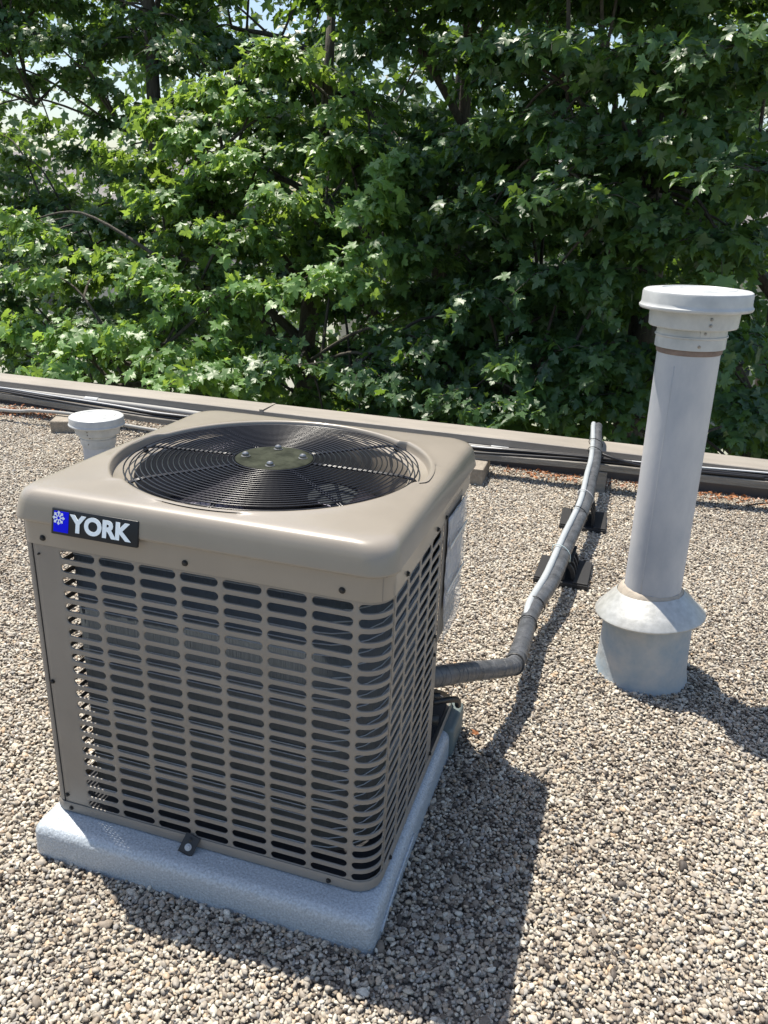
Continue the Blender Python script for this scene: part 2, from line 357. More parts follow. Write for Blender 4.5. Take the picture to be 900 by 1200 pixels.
# ------------------------------------------------------------------ condenser pad
W, D, ZB = 0.74, 0.713, 0.078
def ring_rr(x0, x1, y0, y1, r, z, seg=6):
    out = []
    for cx, cy, a0 in ((x1-r, y0+r, -PI/2), (x1-r, y1-r, 0), (x0+r, y1-r, PI/2), (x0+r, y0+r, PI)):
        for k in range(seg+1):
            a = a0+PI/2*k/seg; out.append((cx+r*math.cos(a), cy+r*math.sin(a), z))
    return out
def skin_rings(bm, rs, cap0=False, cap1=True):
    V = [[bm.verts.new(p) for p in r] for r in rs]; n = len(V[0])
    for A, B in zip(V, V[1:]):
        for k in range(n): bm.faces.new((A[k], A[(k+1) % n], B[(k+1) % n], B[k]))
    if cap1: bm.faces.new(V[-1])
    if cap0: bm.faces.new(V[0][::-1])
    return V
bm = bmesh.new()
prof = [(0.0, -0.02), (0.0, 0.012), (-0.001, 0.052), (-0.003, 0.061), (-0.008, 0.069), (-0.016, 0.0735), (-0.028, 0.0745)]
px0, px1, py0, py1 = -W-0.022, 0.022, -0.066, 0.70
rs = [ring_rr(px0-o, px1+o, py0-o, py1+o, 0.022, z) for o, z in prof]
skin_rings(bm, rs)
pad = obj('equipment_pad', bm, 'pad'); autosmooth(pad, 60)
tag(pad, 'stippled silver-grey pad under the tan condenser unit', 'equipment pad')
bm = bmesh.new()
tube(bm, spline([(0.0228, -0.02, 0.010), (0.0235, 0.03, 0.030), (0.0232, 0.10, 0.040), (0.0230, 0.22, 0.046)], 6), [0.0035]*19, 6)
obj('folded_edge', bm, 'pad', pad, True)
bm = bmesh.new()
skin_rings(bm, [ring_rr(-0.012, 0.031, 0.572, 0.712, 0.012, z) for z in (-0.01, 0.070)] + [ring_rr(-0.010, 0.029, 0.574, 0.710, 0.012, 0.077), ring_rr(-0.004, 0.023, 0.580, 0.704, 0.012, 0.080)])
e = obj('corner_riser', bm, 'pad_dark', pad); autosmooth(e, 50)
bm = bmesh.new(); box(bm, -0.050, -0.013, 0.545, 0.66, 0.0748, 0.0775, bev=0.001); obj('recess_shade', bm, 'dark_inside', pad)  # flat dark slab standing in for the shade of a recess

# ------------------------------------------------------------------ condenser unit
ac = empty('condenser_unit', 'large tan air conditioning condenser with slotted sides and round top fan grille', 'air conditioner', (-W/2, D/2, ZB))
AO = Vector((-W/2, D/2, ZB))
R = 0.047
segs = []  # perimeter from front-left corner of front face going right, counter-clockwise seen from above
def per(u, off=0.0, x0=-W, x1=0.0, y0=0.0, y1=D, r=R, r2=0.019):
    f0 = (x1-x0)-r-r2; fb = (x1-x0)-2*r; sl = (y1-y0)-2*r; s6 = (y1-y0)-r-r2; al = PI/2*r; al2 = PI/2*r2; tot = f0+fb+sl+s6+3*al+al2
    u = u % tot
    for (ln, kind) in ((f0, 0), (al, 1), (sl, 2), (al, 3), (fb, 4), (al, 5), (s6, 6), (al2, 7)):
        if u <= ln: break
        u -= ln
    if kind == 0: return (x0+r2+u, y0-off)
    if kind == 1: a = -PI/2+u/r; return (x1-r+(r+off)*math.cos(a), y0+r+(r+off)*math.sin(a))
    if kind == 2: return (x1+off, y0+r+u)
    if kind == 3: a = u/r; return (x1-r+(r+off)*math.cos(a), y1-r+(r+off)*math.sin(a))
    if kind == 4: return (x1-r-u, y1+off)
    if kind == 5: a = PI/2+u/r; return (x0+r+(r+off)*math.cos(a), y1-r+(r+off)*math.sin(a))
    if kind == 6: return (x0-off, y1-r-u)
    a = PI+u/r2; return (x0+r2+(r2+off)*math.cos(a), y0+r2+(r2+off)*math.sin(a))
R2 = 0.019
FL = W-R-R2; FB = W-2*R; AL = PI/2*R; SL = D-2*R; TOT = FL+FB+SL+(D-R-R2)+3*AL+PI/2*R2
U0 = 0.0                    # u at x=-W+R
UX = lambda x: x+W-R2        # front face x -> u
Z0, Z1 = 0.084, 0.742
NROW = 22; ZT, ZBm = 0.7035, 0.110; PZr = (ZT-ZBm)/(NROW-1); SH = 0.0156
def slot_sheet(name, ua, ub, cols, sw, m, parent, off=0.0, z0=Z0, z1=Z1, thick=0.0016, press=0.0):
    """sheet over perimeter [ua,ub]; cols = centre u of slot columns"""
    bm = bmesh.new(); cache = {}
    def V(u, z, o=0.0):
        k = (round(u, 5), round(z, 5))
        if k not in cache:
            x, y = per(u, off+o); cache[k] = bm.verts.new((x-AO.x, y-AO.y, z-AO.z))
        return cache[k]
    pitch = (cols[1]-cols[0]) if len(cols) > 1 else 0.0866
    zedges = [ZBm-PZr/2+i*PZr for i in range(NROW+1)]
    # u breakpoints for blank cells
    def blank(u0, u1, za, zb):
        n = max(1, int(math.ceil((u1-u0)/0.006))) if curved(u0, u1) else 1
        us = [u0+(u1-u0)*i/n for i in range(n+1)]
        return us
    def curved(u0, u1):
        um = ((u0+u1)/2) % TOT
        b = [FL, FL+AL, FL+AL+SL, FL+2*AL+SL, 2*FL+2*AL+SL, 2*FL+3*AL+SL, 2*FL+3*AL+2*SL, TOT]
        for i in (0, 2, 4, 6):
            if u1 % TOT > b[i]-1e-4 and u0 % TOT < b[i+1]+1e-4 and (u0 % TOT) < (u1 % TOT)+1e-6: return True
        return False
    NU = 12 # divisions of a cell along u
    cells = [(c-pitch/2, c+pitch/2) for c in cols]
    def frac(u0, u1): return [u0+(u1-u0)*i/NU for i in range(NU+1)]
    # horizontal bands: bottom, rows, top
    ulist = []
    if cells[0][0]-ua > 1e-4:
        n = max(2, int((cells[0][0]-ua)/0.008)); ulist += [ua+(cells[0][0]-ua)*i/n for i in range(n)]
    for (a, b) in cells: ulist += frac(a, b)[:-1]
    if ub-cells[-1][1] > 1e-4:
        n = max(2, int((ub-cells[-1][1])/0.008)); ulist += [cells[-1][1]+(ub-cells[-1][1])*i/n for i in range(n)]
    ulist.append(ub)
    for za, zb in ((z0, zedges[0]), (zedges[-1], z1)):
        for a, b in zip(ulist, ulist[1:]):
            bm.faces.new((V(a, za), V(b, za), V(b, zb), V(a, zb)))
    lz = zedges
    for a, b in zip(ulist, ulist[1:]):
        mid = (a+b)/2
        if any(c0 < mid < c1 for c0, c1 in cells): continue
        for za, zb in zip(lz, lz[1:]): bm.faces.new((V(a, za), V(b, za), V(b, zb), V(a, zb)))
    for (a, b) in cells:
        c = (a+b)/2; h = SH/2; fl = sw/2-h
        for za, zb in zip(lz, lz[1:]):
            zc = (za+zb)/2
            outer = [(a+(b-a)*i/NU, za) for i in range(NU+1)] + [(b, zb)] + [(b-(b-a)*i/NU, zb) for i in range(1, NU+1)]
            # outer: bottom NU+1 pts, right top corner, top back to left
            inner = []
            nin = len(outer)
            # slot outline sampled to match: bottom from left to right, right cap, top, left cap
            for q_, (uu, zz) in enumerate(outer):
                low = q_ <= NU; i_ = q_ if low else NU-(q_-NU-1)
                sg = -h if low else h
                if 3 <= i_ <= NU-3: inner.append((c-fl+2*fl*(i_-3)/(NU-6), zc+sg))
                else:
                    ang = ((3-i_) if i_ < 3 else (i_-(NU-3)))/3*PI/2*0.94
                    inner.append((c+(-1 if i_ < 3 else 1)*(fl+h*math.sin(ang)), zc+sg*math.cos(ang)))
            mids = [((o[0]*0.28+i[0]*0.72), (o[1]*0.28+i[1]*0.72)) for o, i in zip(outer, inner)]
            VO = [V(*q) for q in outer]
            VM = []; VI = []
            for q in mids:
                x, y = per(q[0], off+press*0.4); VM.append(bm.verts.new((x-AO.x, y-AO.y, q[1]-AO.z)))
            for q in inner:
                x, y = per(q[0], off-press); VI.append(bm.verts.new((x-AO.x, y-AO.y, q[1]-AO.z)))
            n = len(VO)
            for i in range(n):
                j = (i+1) % n
                if VO[i] is not VO[j]:
                    bm.faces.new((VO[i], VO[j], VM[j], VM[i]))
                    bm.faces.new((VM[i], VM[j], VI[j], VI[i]))
    o = obj(name, bm, m, parent, recalc=False)
    md = o.modifiers.new('thickness', 'SOLIDIFY'); md.thickness = thick; md.offset = -1
    autosmooth(o, 50)
    return o
PC = 0.0866; SW = 0.076
xc0 = -0.655+SW/2
front = slot_sheet('front_grille', UX(-0.7150), FL+AL, [UX(xc0+k*PC) for k in range(8)], SW, 'beige', ac, press=0.0014)
uy = lambda y: FL+AL+(y-R)
right = slot_sheet('side_grille', FL+AL+0.0015, uy(0.41), [uy(0.0555+SW/2+k*PC) for k in range(4)], SW, 'beige', ac, off=0.0015, press=0.0014)
# left post and side: starts left of the seam and wraps the corner
uL0 = TOT - (AL+SL) + 0.0
lcols = [TOT-0.0465-(k*0.078) for k in range(7, -1, -1)]
left = slot_sheet('left_grille', TOT-0.662, TOT+0.0018, lcols, 0.070, 'beige', ac, off=-0.0005, press=0.0014, z1=0.7195)
bm = bmesh.new()   # dark joint between the corner post and the front sheet
A = []; B = []
for i in range(5):
    x, y = per(TOT+0.0002+i*0.0017, -0.0022); A.append(bm.verts.new((x-AO.x, y-AO.y, Z0-AO.z))); B.append(bm.verts.new((x-AO.x, y-AO.y, Z1-0.02-AO.z)))
for i in range(4): bm.faces.new((A[i], A[i+1], B[i+1], B[i]))
obj('corner_joint', bm, 'dark_inside', ac)
# blank rear-right post, back
def plain_sheet(name, ua, ub, z0, z1, m, off, parent=ac, thick=0.0016, n=40):
    bm = bmesh.new(); A = []; B = []
    for i in range(n+1):
        u = ua+(ub-ua)*i/n; x, y = per(u, off)
        A.append(bm.verts.new((x-AO.x, y-AO.y, z0-AO.z))); B.append(bm.verts.new((x-AO.x, y-AO.y, z1-AO.z)))
    for i in range(n): bm.faces.new((A[i], A[i+1], B[i+1], B[i]))
    o = obj(name, bm, m, parent, recalc=False)
    md = o.modifiers.new('thickness', 'SOLIDIFY'); md.thickness = thick; md.offset = -1
    autosmooth(o, 50); return o
def poly_sheet(name, pts, z0, z1, m, parent=ac, thick=0.0016):
    bm = bmesh.new(); A = [bm.verts.new((x-AO.x, y-AO.y, z0-AO.z)) for x, y in pts]; B = [bm.verts.new((x-AO.x, y-AO.y, z1-AO.z)) for x, y in pts]
    for i in range(len(pts)-1): bm.faces.new((A[i], A[i+1], B[i+1], B[i]))
    o = obj(name, bm, m, parent, recalc=False); md = o.modifiers.new('thickness', 'SOLIDIFY'); md.thickness = thick; md.offset = -1; return o
poly_sheet('service_panel', [(0.0035, 0.4115), (0.0035, 0.585), (-0.028, 0.713), (-0.06, 0.714)], 0.425, Z1, 'beige')
poly_sheet('edge_post', [(0.001, 0.4115), (0.001, 0.432), (-0.012, 0.434)], Z0, 0.4245, 'beige')
poly_sheet('valve_panel', [(-0.0125, 0.430), (-0.070, 0.7145), (-0.10, 0.7145)], Z0, 0.4245, 'beige')
back = slot_sheet('rear_grille', FL+2*AL+SL+0.031, FL+2*AL+SL+FB, [FL+2*AL+SL+0.09+k*PC for k in range(6)], SW, 'beige', ac, off=0.0, press=0.0014)
# base pan flange
bm = bmesh.new()
pan = []
for o_, z in ((0.0035, ZB), (0.0035, 0.098), (0.002, 0.100)):
    pan.append([(per(TOT*i/160, o_)[0]-AO.x, per(TOT*i/160, o_)[1]-AO.y, z-AO.z) for i in range(160)])
skin_rings(bm, pan, True, False)
bm2 = bmesh.new()
pb = obj('base_pan', bm, 'beige', ac, recalc=True); autosmooth(pb, 50)
bm2.free()
bm = bmesh.new(); skin_rings(bm, [[(per(TOT*i/100, -0.01)[0]-AO.x, per(TOT*i/100, -0.01)[1]-AO.y, z-AO.z) for i in range(100)] for z in (0.092, 0.094)], True, True); obj('floor_pan', bm, 'dark_inside', ac)

# coil: C-shaped pack inside, open near the front-left corner
RC = 0.115; OFFC = -0.034
def cper(u): return per(u, 0.0, -W-OFFC, OFFC, -OFFC, D+OFFC, RC, RC)
cFL = W+2*OFFC-2*RC; cAL = PI/2*RC; cSL = D+2*OFFC-2*RC; cTOT = 2*cFL+2*cSL+4*cAL
ca, cb_ = -0.061, cFL+cAL+cSL-0.02
def cper2(u):
    if u < 0: x, y = cper(0); return (x+u, y)
    return cper(u)
def coil_piece(ua, ub, fn, name):
    bm = bmesh.new(); n = 60; A = []; B = []
    for i in range(n+1):
        x, y = fn(ua+(ub-ua)*i/n); A.append(bm.verts.new((x-AO.x, y-AO.y, 0.118-AO.z))); B.append(bm.verts.new((x-AO.x, y-AO.y, 0.738-AO.z)))
    for i in range(n): bm.faces.new((A[i], A[i+1], B[i+1], B[i]))
    o = obj(name, bm, 'coil', ac, recalc=False); md = o.modifiers.new('t', 'SOLIDIFY'); md.thickness = 0.022; md.offset = -1
    autosmooth(o, 50)
    bm = bmesh.new()
    for k in range(27):
        z = 0.128+k*0.0235
        pts = []
        for i in range(0, n+1, 2):
            x, y = fn(ua+(ub-ua)*i/n); x2, y2 = fn(ua+(ub-ua)*min(i+0.5, n)/n); x1, y1 = fn(ua+(ub-ua)*max(i-0.5, 0)/n)
            t = Vector((x2-x1, y2-y1)).normalized(); pts.append((x+t.y*0.0015-AO.x, y-t.x*0.0015-AO.y, z-AO.z))
        tube(bm, pts, 0.0014, 4)
    obj('coil_guard_wires', bm, 'coil_tube', ac)
    return o
coil_piece(ca, cb_, cper2, 'coil')
coil_piece(cTOT-cAL-cSL+0.02, cTOT-cAL-0.17, cper, 'coil')
coil_piece(cFL+2*cAL+cSL+0.03, 2*cFL+3*cAL+cSL, cper, 'coil')
bm = bmesh.new()
for k in range(24):     # pale return bends at the open end of the coil
    z = 0.135+k*0.025
    tube(bm, [(-0.620-AO.x, 0.045-AO.y, z-AO.z), (-0.632-AO.x, 0.043-AO.y, z+0.002-AO.z), (-0.632-AO.x, 0.043-AO.y, z+0.010-AO.z), (-0.620-AO.x, 0.045-AO.y, z+0.0125-AO.z)], 0.003, 6)
obj('return_bends', bm, 'coil_tube', ac, True)

# top cap
CC = Vector((-W/2, D/2))
ROP = 0.319
def rr_ray(ang, hx, hy, r):
    c, s = math.cos(ang), math.sin(ang); ac_, as_ = abs(c), abs(s)
    if c < 0 and s < 0: r = max(0.022, r-0.018)   # tighter front-left corner
    t = min(hx/ac_ if ac_ > 1e-9 else 1e9, hy/as_ if as_ > 1e-9 else 1e9)
    x, y = ac_*t, as_*t
    if x > hx-r and y > hy-r:
        px, py = hx-r, hy-r; b = ac_*px+as_*py; cc = px*px+py*py-r*r
        t = b+math.sqrt(max(0, b*b-cc)); x, y = ac_*t, as_*t
    return math.copysign(x, c), math.copysign(y, s), t
# angles: denser sampling at the corners
ANG = sorted(set([round(2*PI*i/192, 6) for i in range(192)] + [round(q+d, 6) for q in (PI/4, 3*PI/4, 5*PI/4, 7*PI/4) for d in np.linspace(-0.16, 0.16, 33)]))
ANG = [a for i, a in enumerate(ANG) if i == 0 or a-ANG[i-1] > 0.002]
bm = bmesh.new()
capprof = [(0.0015, 0.7185, .048), (0.0030, 0.7185, .049), (0.0032, 0.7200, .049), (0.0034, 0.7655, .050), (0.0060, 0.7670, .051), (0.0125, 0.7690, .054), (0.0140, 0.7718, .055), (0.0136, 0.7750, .055), (0.0118, 0.7860, .055), (0.0092, 0.7990, .055),
           (0.0068, 0.8090, .055), (0.0038, 0.8165, .056), (-0.001, 0.8228, .057), (-0.008, 0.8266, .058), (-0.018, 0.8285, .060), (-0.034, 0.8290, .060)]
rings = []
for off, z, r in capprof:
    rg = []
    for a in ANG:
        x, y, t = rr_ray(a, W/2+off, D/2+off, r); rg.append((x, y, z-AO.z))
    rings.append(rg)
def cres(a):
    v = 0.0
    for c0, hw in ((math.radians(198), 0.56), (math.radians(22), 0.50)):
        d = abs((a-c0+PI) % (2*PI)-PI); v = max(v, min(1.0, max(0.0, (hw-d)/0.07)))
    return v*v*(3-2*v)
def circ(rad, z): return [((rad+(0.017*cres(a) if rad > ROP-0.0075 else 0))*math.cos(a), (rad+(0.017*cres(a) if rad > ROP-0.0075 else 0))*math.sin(a), z-AO.z) for a in ANG]
# blend to the circular lip
last = rings[-1]
for f in (0.25, 0.5, 0.75):
    rg = []
    for (x, y, z), a in zip(last, ANG):
        t0 = math.hypot(x, y); t = t0+(ROP+0.012+0.017*cres(a)-t0)*f
        rg.append((t*math.cos(a), t*math.sin(a), 0.8290+0.002*f-AO.z))
    rings.append(rg)
for rad, z in ((ROP+0.012, 0.8312), (ROP+0.007, 0.8322), (ROP+0.003, 0.8316), (ROP+0.001, 0.829), (ROP, 0.824), (ROP-0.001, 0.8125), (ROP-0.003, 0.8105), (ROP-0.016, 0.8095), (ROP-0.026, 0.806), (ROP-0.029, 0.797), (ROP-0.031, 0.72), (ROP-0.029, 0.69)):
    rings.append(circ(rad, z))
skin_rings(bm, rings, False, False)
cap = obj('top_cap', bm, 'beige_cap', ac); autosmooth(cap, 45)
# pressed seam lines on the cap corners
for (sx, sy) in ((1, -1), (-1, -1), (1, 1), (-1, 1)):
    bm = bmesh.new(); a = math.atan2(sy*(D/2-0.03), sx*(W/2-0.03)); pts = []
    for off, z, r in capprof[1:7]:
        x, y, t = rr_ray(a+0.0, W/2+off+0.0002, D/2+off+0.0002, r); pts.append((x, y, z-AO.z))
    tube(bm, pts, 0.0007, 5); obj('corner_seam', bm, 'beige', cap)

# fan grille
fg = bpy.data.objects.new('fan_grille', None)
GZ = 0.826
bm = bmesh.new()
def gz(r): return GZ+0.004*(1-(r/0.31)**2)-0.004*(1 if r > .3 else 0)
for k in range(21):
    r = 0.088+k*0.0112
    tube(bm, [(r*math.cos(2*PI*i/96), r*math.sin(2*PI*i/96), gz(r)+0.002-AO.z) for i in range(96)], 0.00155, 6, closed=True)
grille = obj('fan_grille', bm, 'black_wire', ac, True)
for k in range(8):
    a = math.radians(-178+45*k)+ (0.03 if k % 2 else 0)
    bm = bmesh.new(); c, s = math.cos(a), math.sin(a)
    for d in (-0.0028, 0.0028):
        tube(bm, [(rr*c-d*s, rr*s+d*c, (gz(rr)-0.0005-AO.z)) for rr in (0.07, 0.12, 0.2, 0.28, 0.311)]+[(0.316*c-d*s, 0.316*s+d*c, 0.816-AO.z)], 0.0024, 6)
    obj('spoke', bm, 'black_wire', grille, True)
    bm = bmesh.new(); lathe(bm, [(0.006, 0), (0.006, 0.003), (0.004, 0.006), (0.0005, 0.0065)], 10, ((0.312)*c, 0.312*s)); bm.transform(Matrix.Translation((0, 0, 0.812-AO.z)))
    obj('fixing_screw', bm, 'screw', grille)
bm = bmesh.new()
lathe(bm, [(0.078, 0.818), (0.083, 0.829), (0.0835, 0.8325), (0.080, 0.8345), (0.060, 0.8345), (0.057, 0.8335), (0.0005, 0.8345)], 64)
bm.transform(Matrix.Translation((0, 0, -AO.z))); hb = obj('motor_plate', bm, 'hub', grille); autosmooth(hb, 40)
for k in range(4):
    a = math.radians(16.6+90*k); bm = bmesh.new()
    lathe(bm, [(0.0105, 0.834), (0.0105, 0.8355), (0.0075, 0.836), (0.0075, 0.8405), (0.005, 0.8435), (0.0004, 0.8445)], 12, (0.062*math.cos(a), 0.062*math.sin(a)))
    bm.transform(Matrix.Translation((0, 0, -AO.z))); obj('nut', bm, 'nut', hb)
# fan: motor and three wide blades
bm = bmesh.new(); lathe(bm, [(0.062, 0.64), (0.072, 0.66), (0.072, 0.79), (0.06, 0.812)], 40, cap_bot=True); bm.transform(Matrix.Translation((0, 0, -AO.z)))
fan = obj('fan_motor', bm, 'dark_inside', ac); autosmooth(fan, 40)
for k in range(3):
    bm = bmesh.new(); a0 = math.radians(118*k+k*2+15); nr, na = 10, 14; G = []
    for i in range(nr+1):
        f = i/nr; rr = 0.06+0.222*f; span = math.radians(58+14*f); row = []
        for j in range(na+1):
            g = j/na; a = a0+span*(g-0.5)+0.30*f*f
            z = 0.722-0.075*(g-0.5)*(1.0-0.25*f)-0.02*math.sin(PI*g)-AO.z
            row.append(bm.verts.new((rr*math.cos(a), rr*math.sin(a), z)))
        G.append(row)
    for i in range(nr):
        for j in range(na): bm.faces.new((G[i][j], G[i+1][j], G[i+1][j+1], G[i][j+1]))
    b = obj('fan_blade', bm, 'fan_blade', ac, True, recalc=False); md = b.modifiers.new('t', 'SOLIDIFY'); md.thickness = 0.002

# badge
bd = bmesh.new(); box(bd, -0.6515-AO.x, -0.4665-AO.x, -0.0165-AO.y, -0.0095-AO.y, 0.7545-AO.z, 0.8040-AO.z, bev=0.0022, seg=3)
badge = obj('badge', bd, 'badge_black', ac); autosmooth(badge, 40)
def flat_poly(name, polys, m, parent, y0, th=0.0008):
    bm = bmesh.new()
    for P in polys:
        F = [bm.verts.new((x-AO.x, y0-AO.y, z-AO.z)) for x, z in P]; Bk = [bm.verts.new((x-AO.x, y0+th-AO.y, z-AO.z)) for x, z in P]
        bm.faces.new(F); n = len(P)
        for i in range(n): bm.faces.new((F[i], F[(i+1) % n], Bk[(i+1) % n], Bk[i]))
    return obj(name, bm, m, parent)
YF = -0.0165
flat_poly('blue_square', [[(-0.6455, 0.7600), (-0.6135, 0.7600), (-0.6135, 0.7990), (-0.6455, 0.7990)]], 'badge_blue', badge, YF-0.0007)
# snowflake: six arms with side barbs, near the top left of the square
pol = []
sx, sz = -0.6345, 0.7865
def bar(x0, z0, x1, z1, wd):
    dx, dz = x1-x0, z1-z0; l = math.hypot(dx, dz); nx, nz = -dz/l*wd/2, dx/l*wd/2
    return [(x0+nx, z0+nz), (x0-nx, z0-nz), (x1-nx, z1-nz), (x1+nx, z1+nz)]
bm = bmesh.new()
for k in range(8):
    a = k*PI/4; c, s = math.cos(a), math.sin(a); Lr = 0.0130
    segs_ = [bar(sx+0.003*c, sz+0.003*s, sx+Lr*c, sz+Lr*s, 0.0026)]
    for d in (-1, 1):
        bx, bz = sx+0.0078*c, sz+0.0078*s; a2 = a+d*0.75
        segs_.append(bar(bx, bz, bx+0.0042*math.cos(a2), bz+0.0042*math.sin(a2), 0.0020))
    for q, P in enumerate(segs_):
        yy = YF-0.0013-0.00012*(q+3*(k % 2)); F = [bm.verts.new((x-AO.x, yy-AO.y, z-AO.z)) for x, z in P]; bm.faces.new(F)
obj('snowflake', bm, 'badge_white', badge)
def letters(parent):
    cu = bpy.data.curves.new('lettering', 'FONT'); cu.body = 'YORK'; cu.size = 1.0; cu.offset = 0.045; cu.extrude = 0.01; cu.space_character = 1.02
    to = bpy.data.objects.new('lettering_src', cu); C.objects.link(to)
    dg = bpy.context.evaluated_depsgraph_get(); dg.update()
    me = bpy.data.meshes.new_from_object(to.evaluated_get(dg)); bpy.data.objects.remove(to)
    n = len(me.vertices); co = np.empty(n*3); me.vertices.foreach_get('co', co); co = co.reshape(-1, 3)
    mn, mx = co.min(0), co.max(0)
    x0, x1, z0, z1 = -0.6105, -0.4790, 0.7630, 0.7970
    out = np.empty_like(co)
    out[:, 0] = x0+(co[:, 0]-mn[0])/(mx[0]-mn[0])*(x1-x0)-AO.x
    out[:, 2] = z0+(co[:, 1]-mn[1])/(mx[1]-mn[1])*(z1-z0)-AO.z
    out[:, 1] = (YF-0.0008)-(co[:, 2]-mn[2])/(mx[2]-mn[2]+1e-9)*0.0008-AO.y
    me.vertices.foreach_set('co', out.ravel()); me.materials.clear(); me.materials.append(M['badge_white']); me.name = 'lettering'
    o = bpy.data.objects.new('lettering', me); C.objects.link(o); o.parent = parent
letters(badge)

badge.matrix_local = Matrix.Translation((0, -0.0155-AO.y, 0.772-AO.z)) @ Matrix.Rotation(-0.225, 4, 'X') @ Matrix.Translation((0, 0.0140+AO.y, -0.772+AO.z))
# screws on front, sides
for x, z in ((-0.687, 0.7335), (-0.381, 0.7335), (-0.079, 0.7345)): screw(ac, (x-AO.x, -0.0034-AO.y, z-AO.z), (0, -1, 0), 0.0046)
for x, z in ((-0.7095, 0.408), (-0.709, 0.119)): screw(ac, (x-AO.x, -0.0005-AO.y, z-AO.z), (0, -1, 0), 0.0038)
for x, z in ((-0.700, 0.088), (-0.095, 0.0875)): screw(ac, (x-AO.x, -0.0036-AO.y, z-AO.z), (0, -1, 0), 0.0040)
for x, z in ((-0.703, 0.697),): screw(ac, (x-AO.x, -0.0002-AO.y, z-AO.z), (0, -1, 0), 0.0018)
for y, z, o_ in ((0.115, 0.7285, 0.0034), (0.345, 0.7285, 0.0034), (0.42, 0.7285, 0.0034), (0.39, 0.452, 0.0017), (0.398, 0.40, 0.0017), (0.425, 0.108, 0.0017), (0.09, 0.093, 0.004)): screw(ac, (o_-AO.x, y-AO.y, z-AO.z), (1, 0, 0), 0.0042)
# front hold-down clip
cl = bmesh.new()
mt = Matrix.Translation((-0.401-AO.x, -0.016-AO.y, 0.0915-AO.z)) @ Matrix.Rotation(0.30, 4, 'Y') @ Matrix.Rotation(math.radians(-38), 4, 'X')
box(cl, -0.0165, 0.0165, -0.0015, 0.0015, -0.018, 0.020, mt, bev=0.001)
box(cl, -0.0165, 0.0165, -0.0015, 0.016, -0.0205, -0.018, mt, bev=0.0008)
clip = obj('hold_down_clip', cl, 'black', ac)
bm = bmesh.new(); lathe(bm, [(0.0075, 0), (0.0075, 0.002), (0.0045, 0.002), (0.0045, 0.005), (0.0004, 0.0055)], 12)
bm.transform(mt @ Matrix.Translation((0.001, -0.0015, -0.005)) @ Matrix.Rotation(PI/2, 4, 'X')); obj('washer', bm, 'coil_tube', clip)
bm = bmesh.new(); lathe(bm, [(0.004, 0), (0.004, 0.002), (0.0004, 0.003)], 8)
bm.transform(mt @ Matrix.Translation((-0.002, -0.0015, 0.010)) @ Matrix.Rotation(PI/2, 4, 'X')); obj('bolt', bm, 'screw', clip)

# document pouch with silver label on the right side
def wavy(name, y0, y1, z0, z1, xoff, m, amp, ny=10, nz=16, parent=ac, skew=0.0):
    bm = bmesh.new(); G = []
    for i in range(nz+1):
        row = []
        for j in range(ny+1):
            y = y0+(y1-y0)*j/ny+skew*(1-i/nz); z = z0+(z1-z0)*i/nz
            x = xoff+amp*(math.sin(j*1.3+i*0.7)*0.5+math.sin(i*1.9-j*0.6)*0.5)
            row.append(bm.verts.new((x-AO.x, y-AO.y, z-AO.z)))
        G.append(row)
    for i in range(nz):
        for j in range(ny): bm.faces.new((G[i][j], G[i][j+1], G[i+1][j+1], G[i+1][j]))
    o = obj(name, bm, m, parent, True, recalc=False); md = o.modifiers.new('t', 'SOLIDIFY'); md.thickness = 0.0008; return o
pouch = wavy('document_pouch', 0.432, 0.598, 0.495, 0.722, 0.0085, 'silver', 0.0012)
wavy('clear_film', 0.428, 0.606, 0.415, 0.726, 0.0125, 'film', 0.0022, 14, 26, pouch)
for z in (0.655, 0.545):
    wavy('tape_strip', 0.428, 0.606, z-0.005, z+0.005, 0.0165, 'tape_clear', 0.0006, 10, 2, pouch)
# valve area: bracket, stub
bm = bmesh.new(); box(bm, -0.001, 0.0008, -0.045, 0.045, 0.0, 0.10, Matrix.Translation((-0.0225-AO.x, 0.495-AO.y, 0.135-AO.z)) @ Matrix.Rotation(math.radians(11.4), 4, 'Z')); obj('valve_bracket', bm, 'tape_clear', ac)
for zz, rr in ((0.220, 0.009), (0.150, 0.013)):
    bm = bmesh.new(); tube(bm, [(-0.035-AO.x, 0.50-AO.y, zz-AO.z), (0.002-AO.x, 0.507-AO.y, zz-AO.z)], rr, 12)
    obj('service_valve', bm, 'black', ac, True)

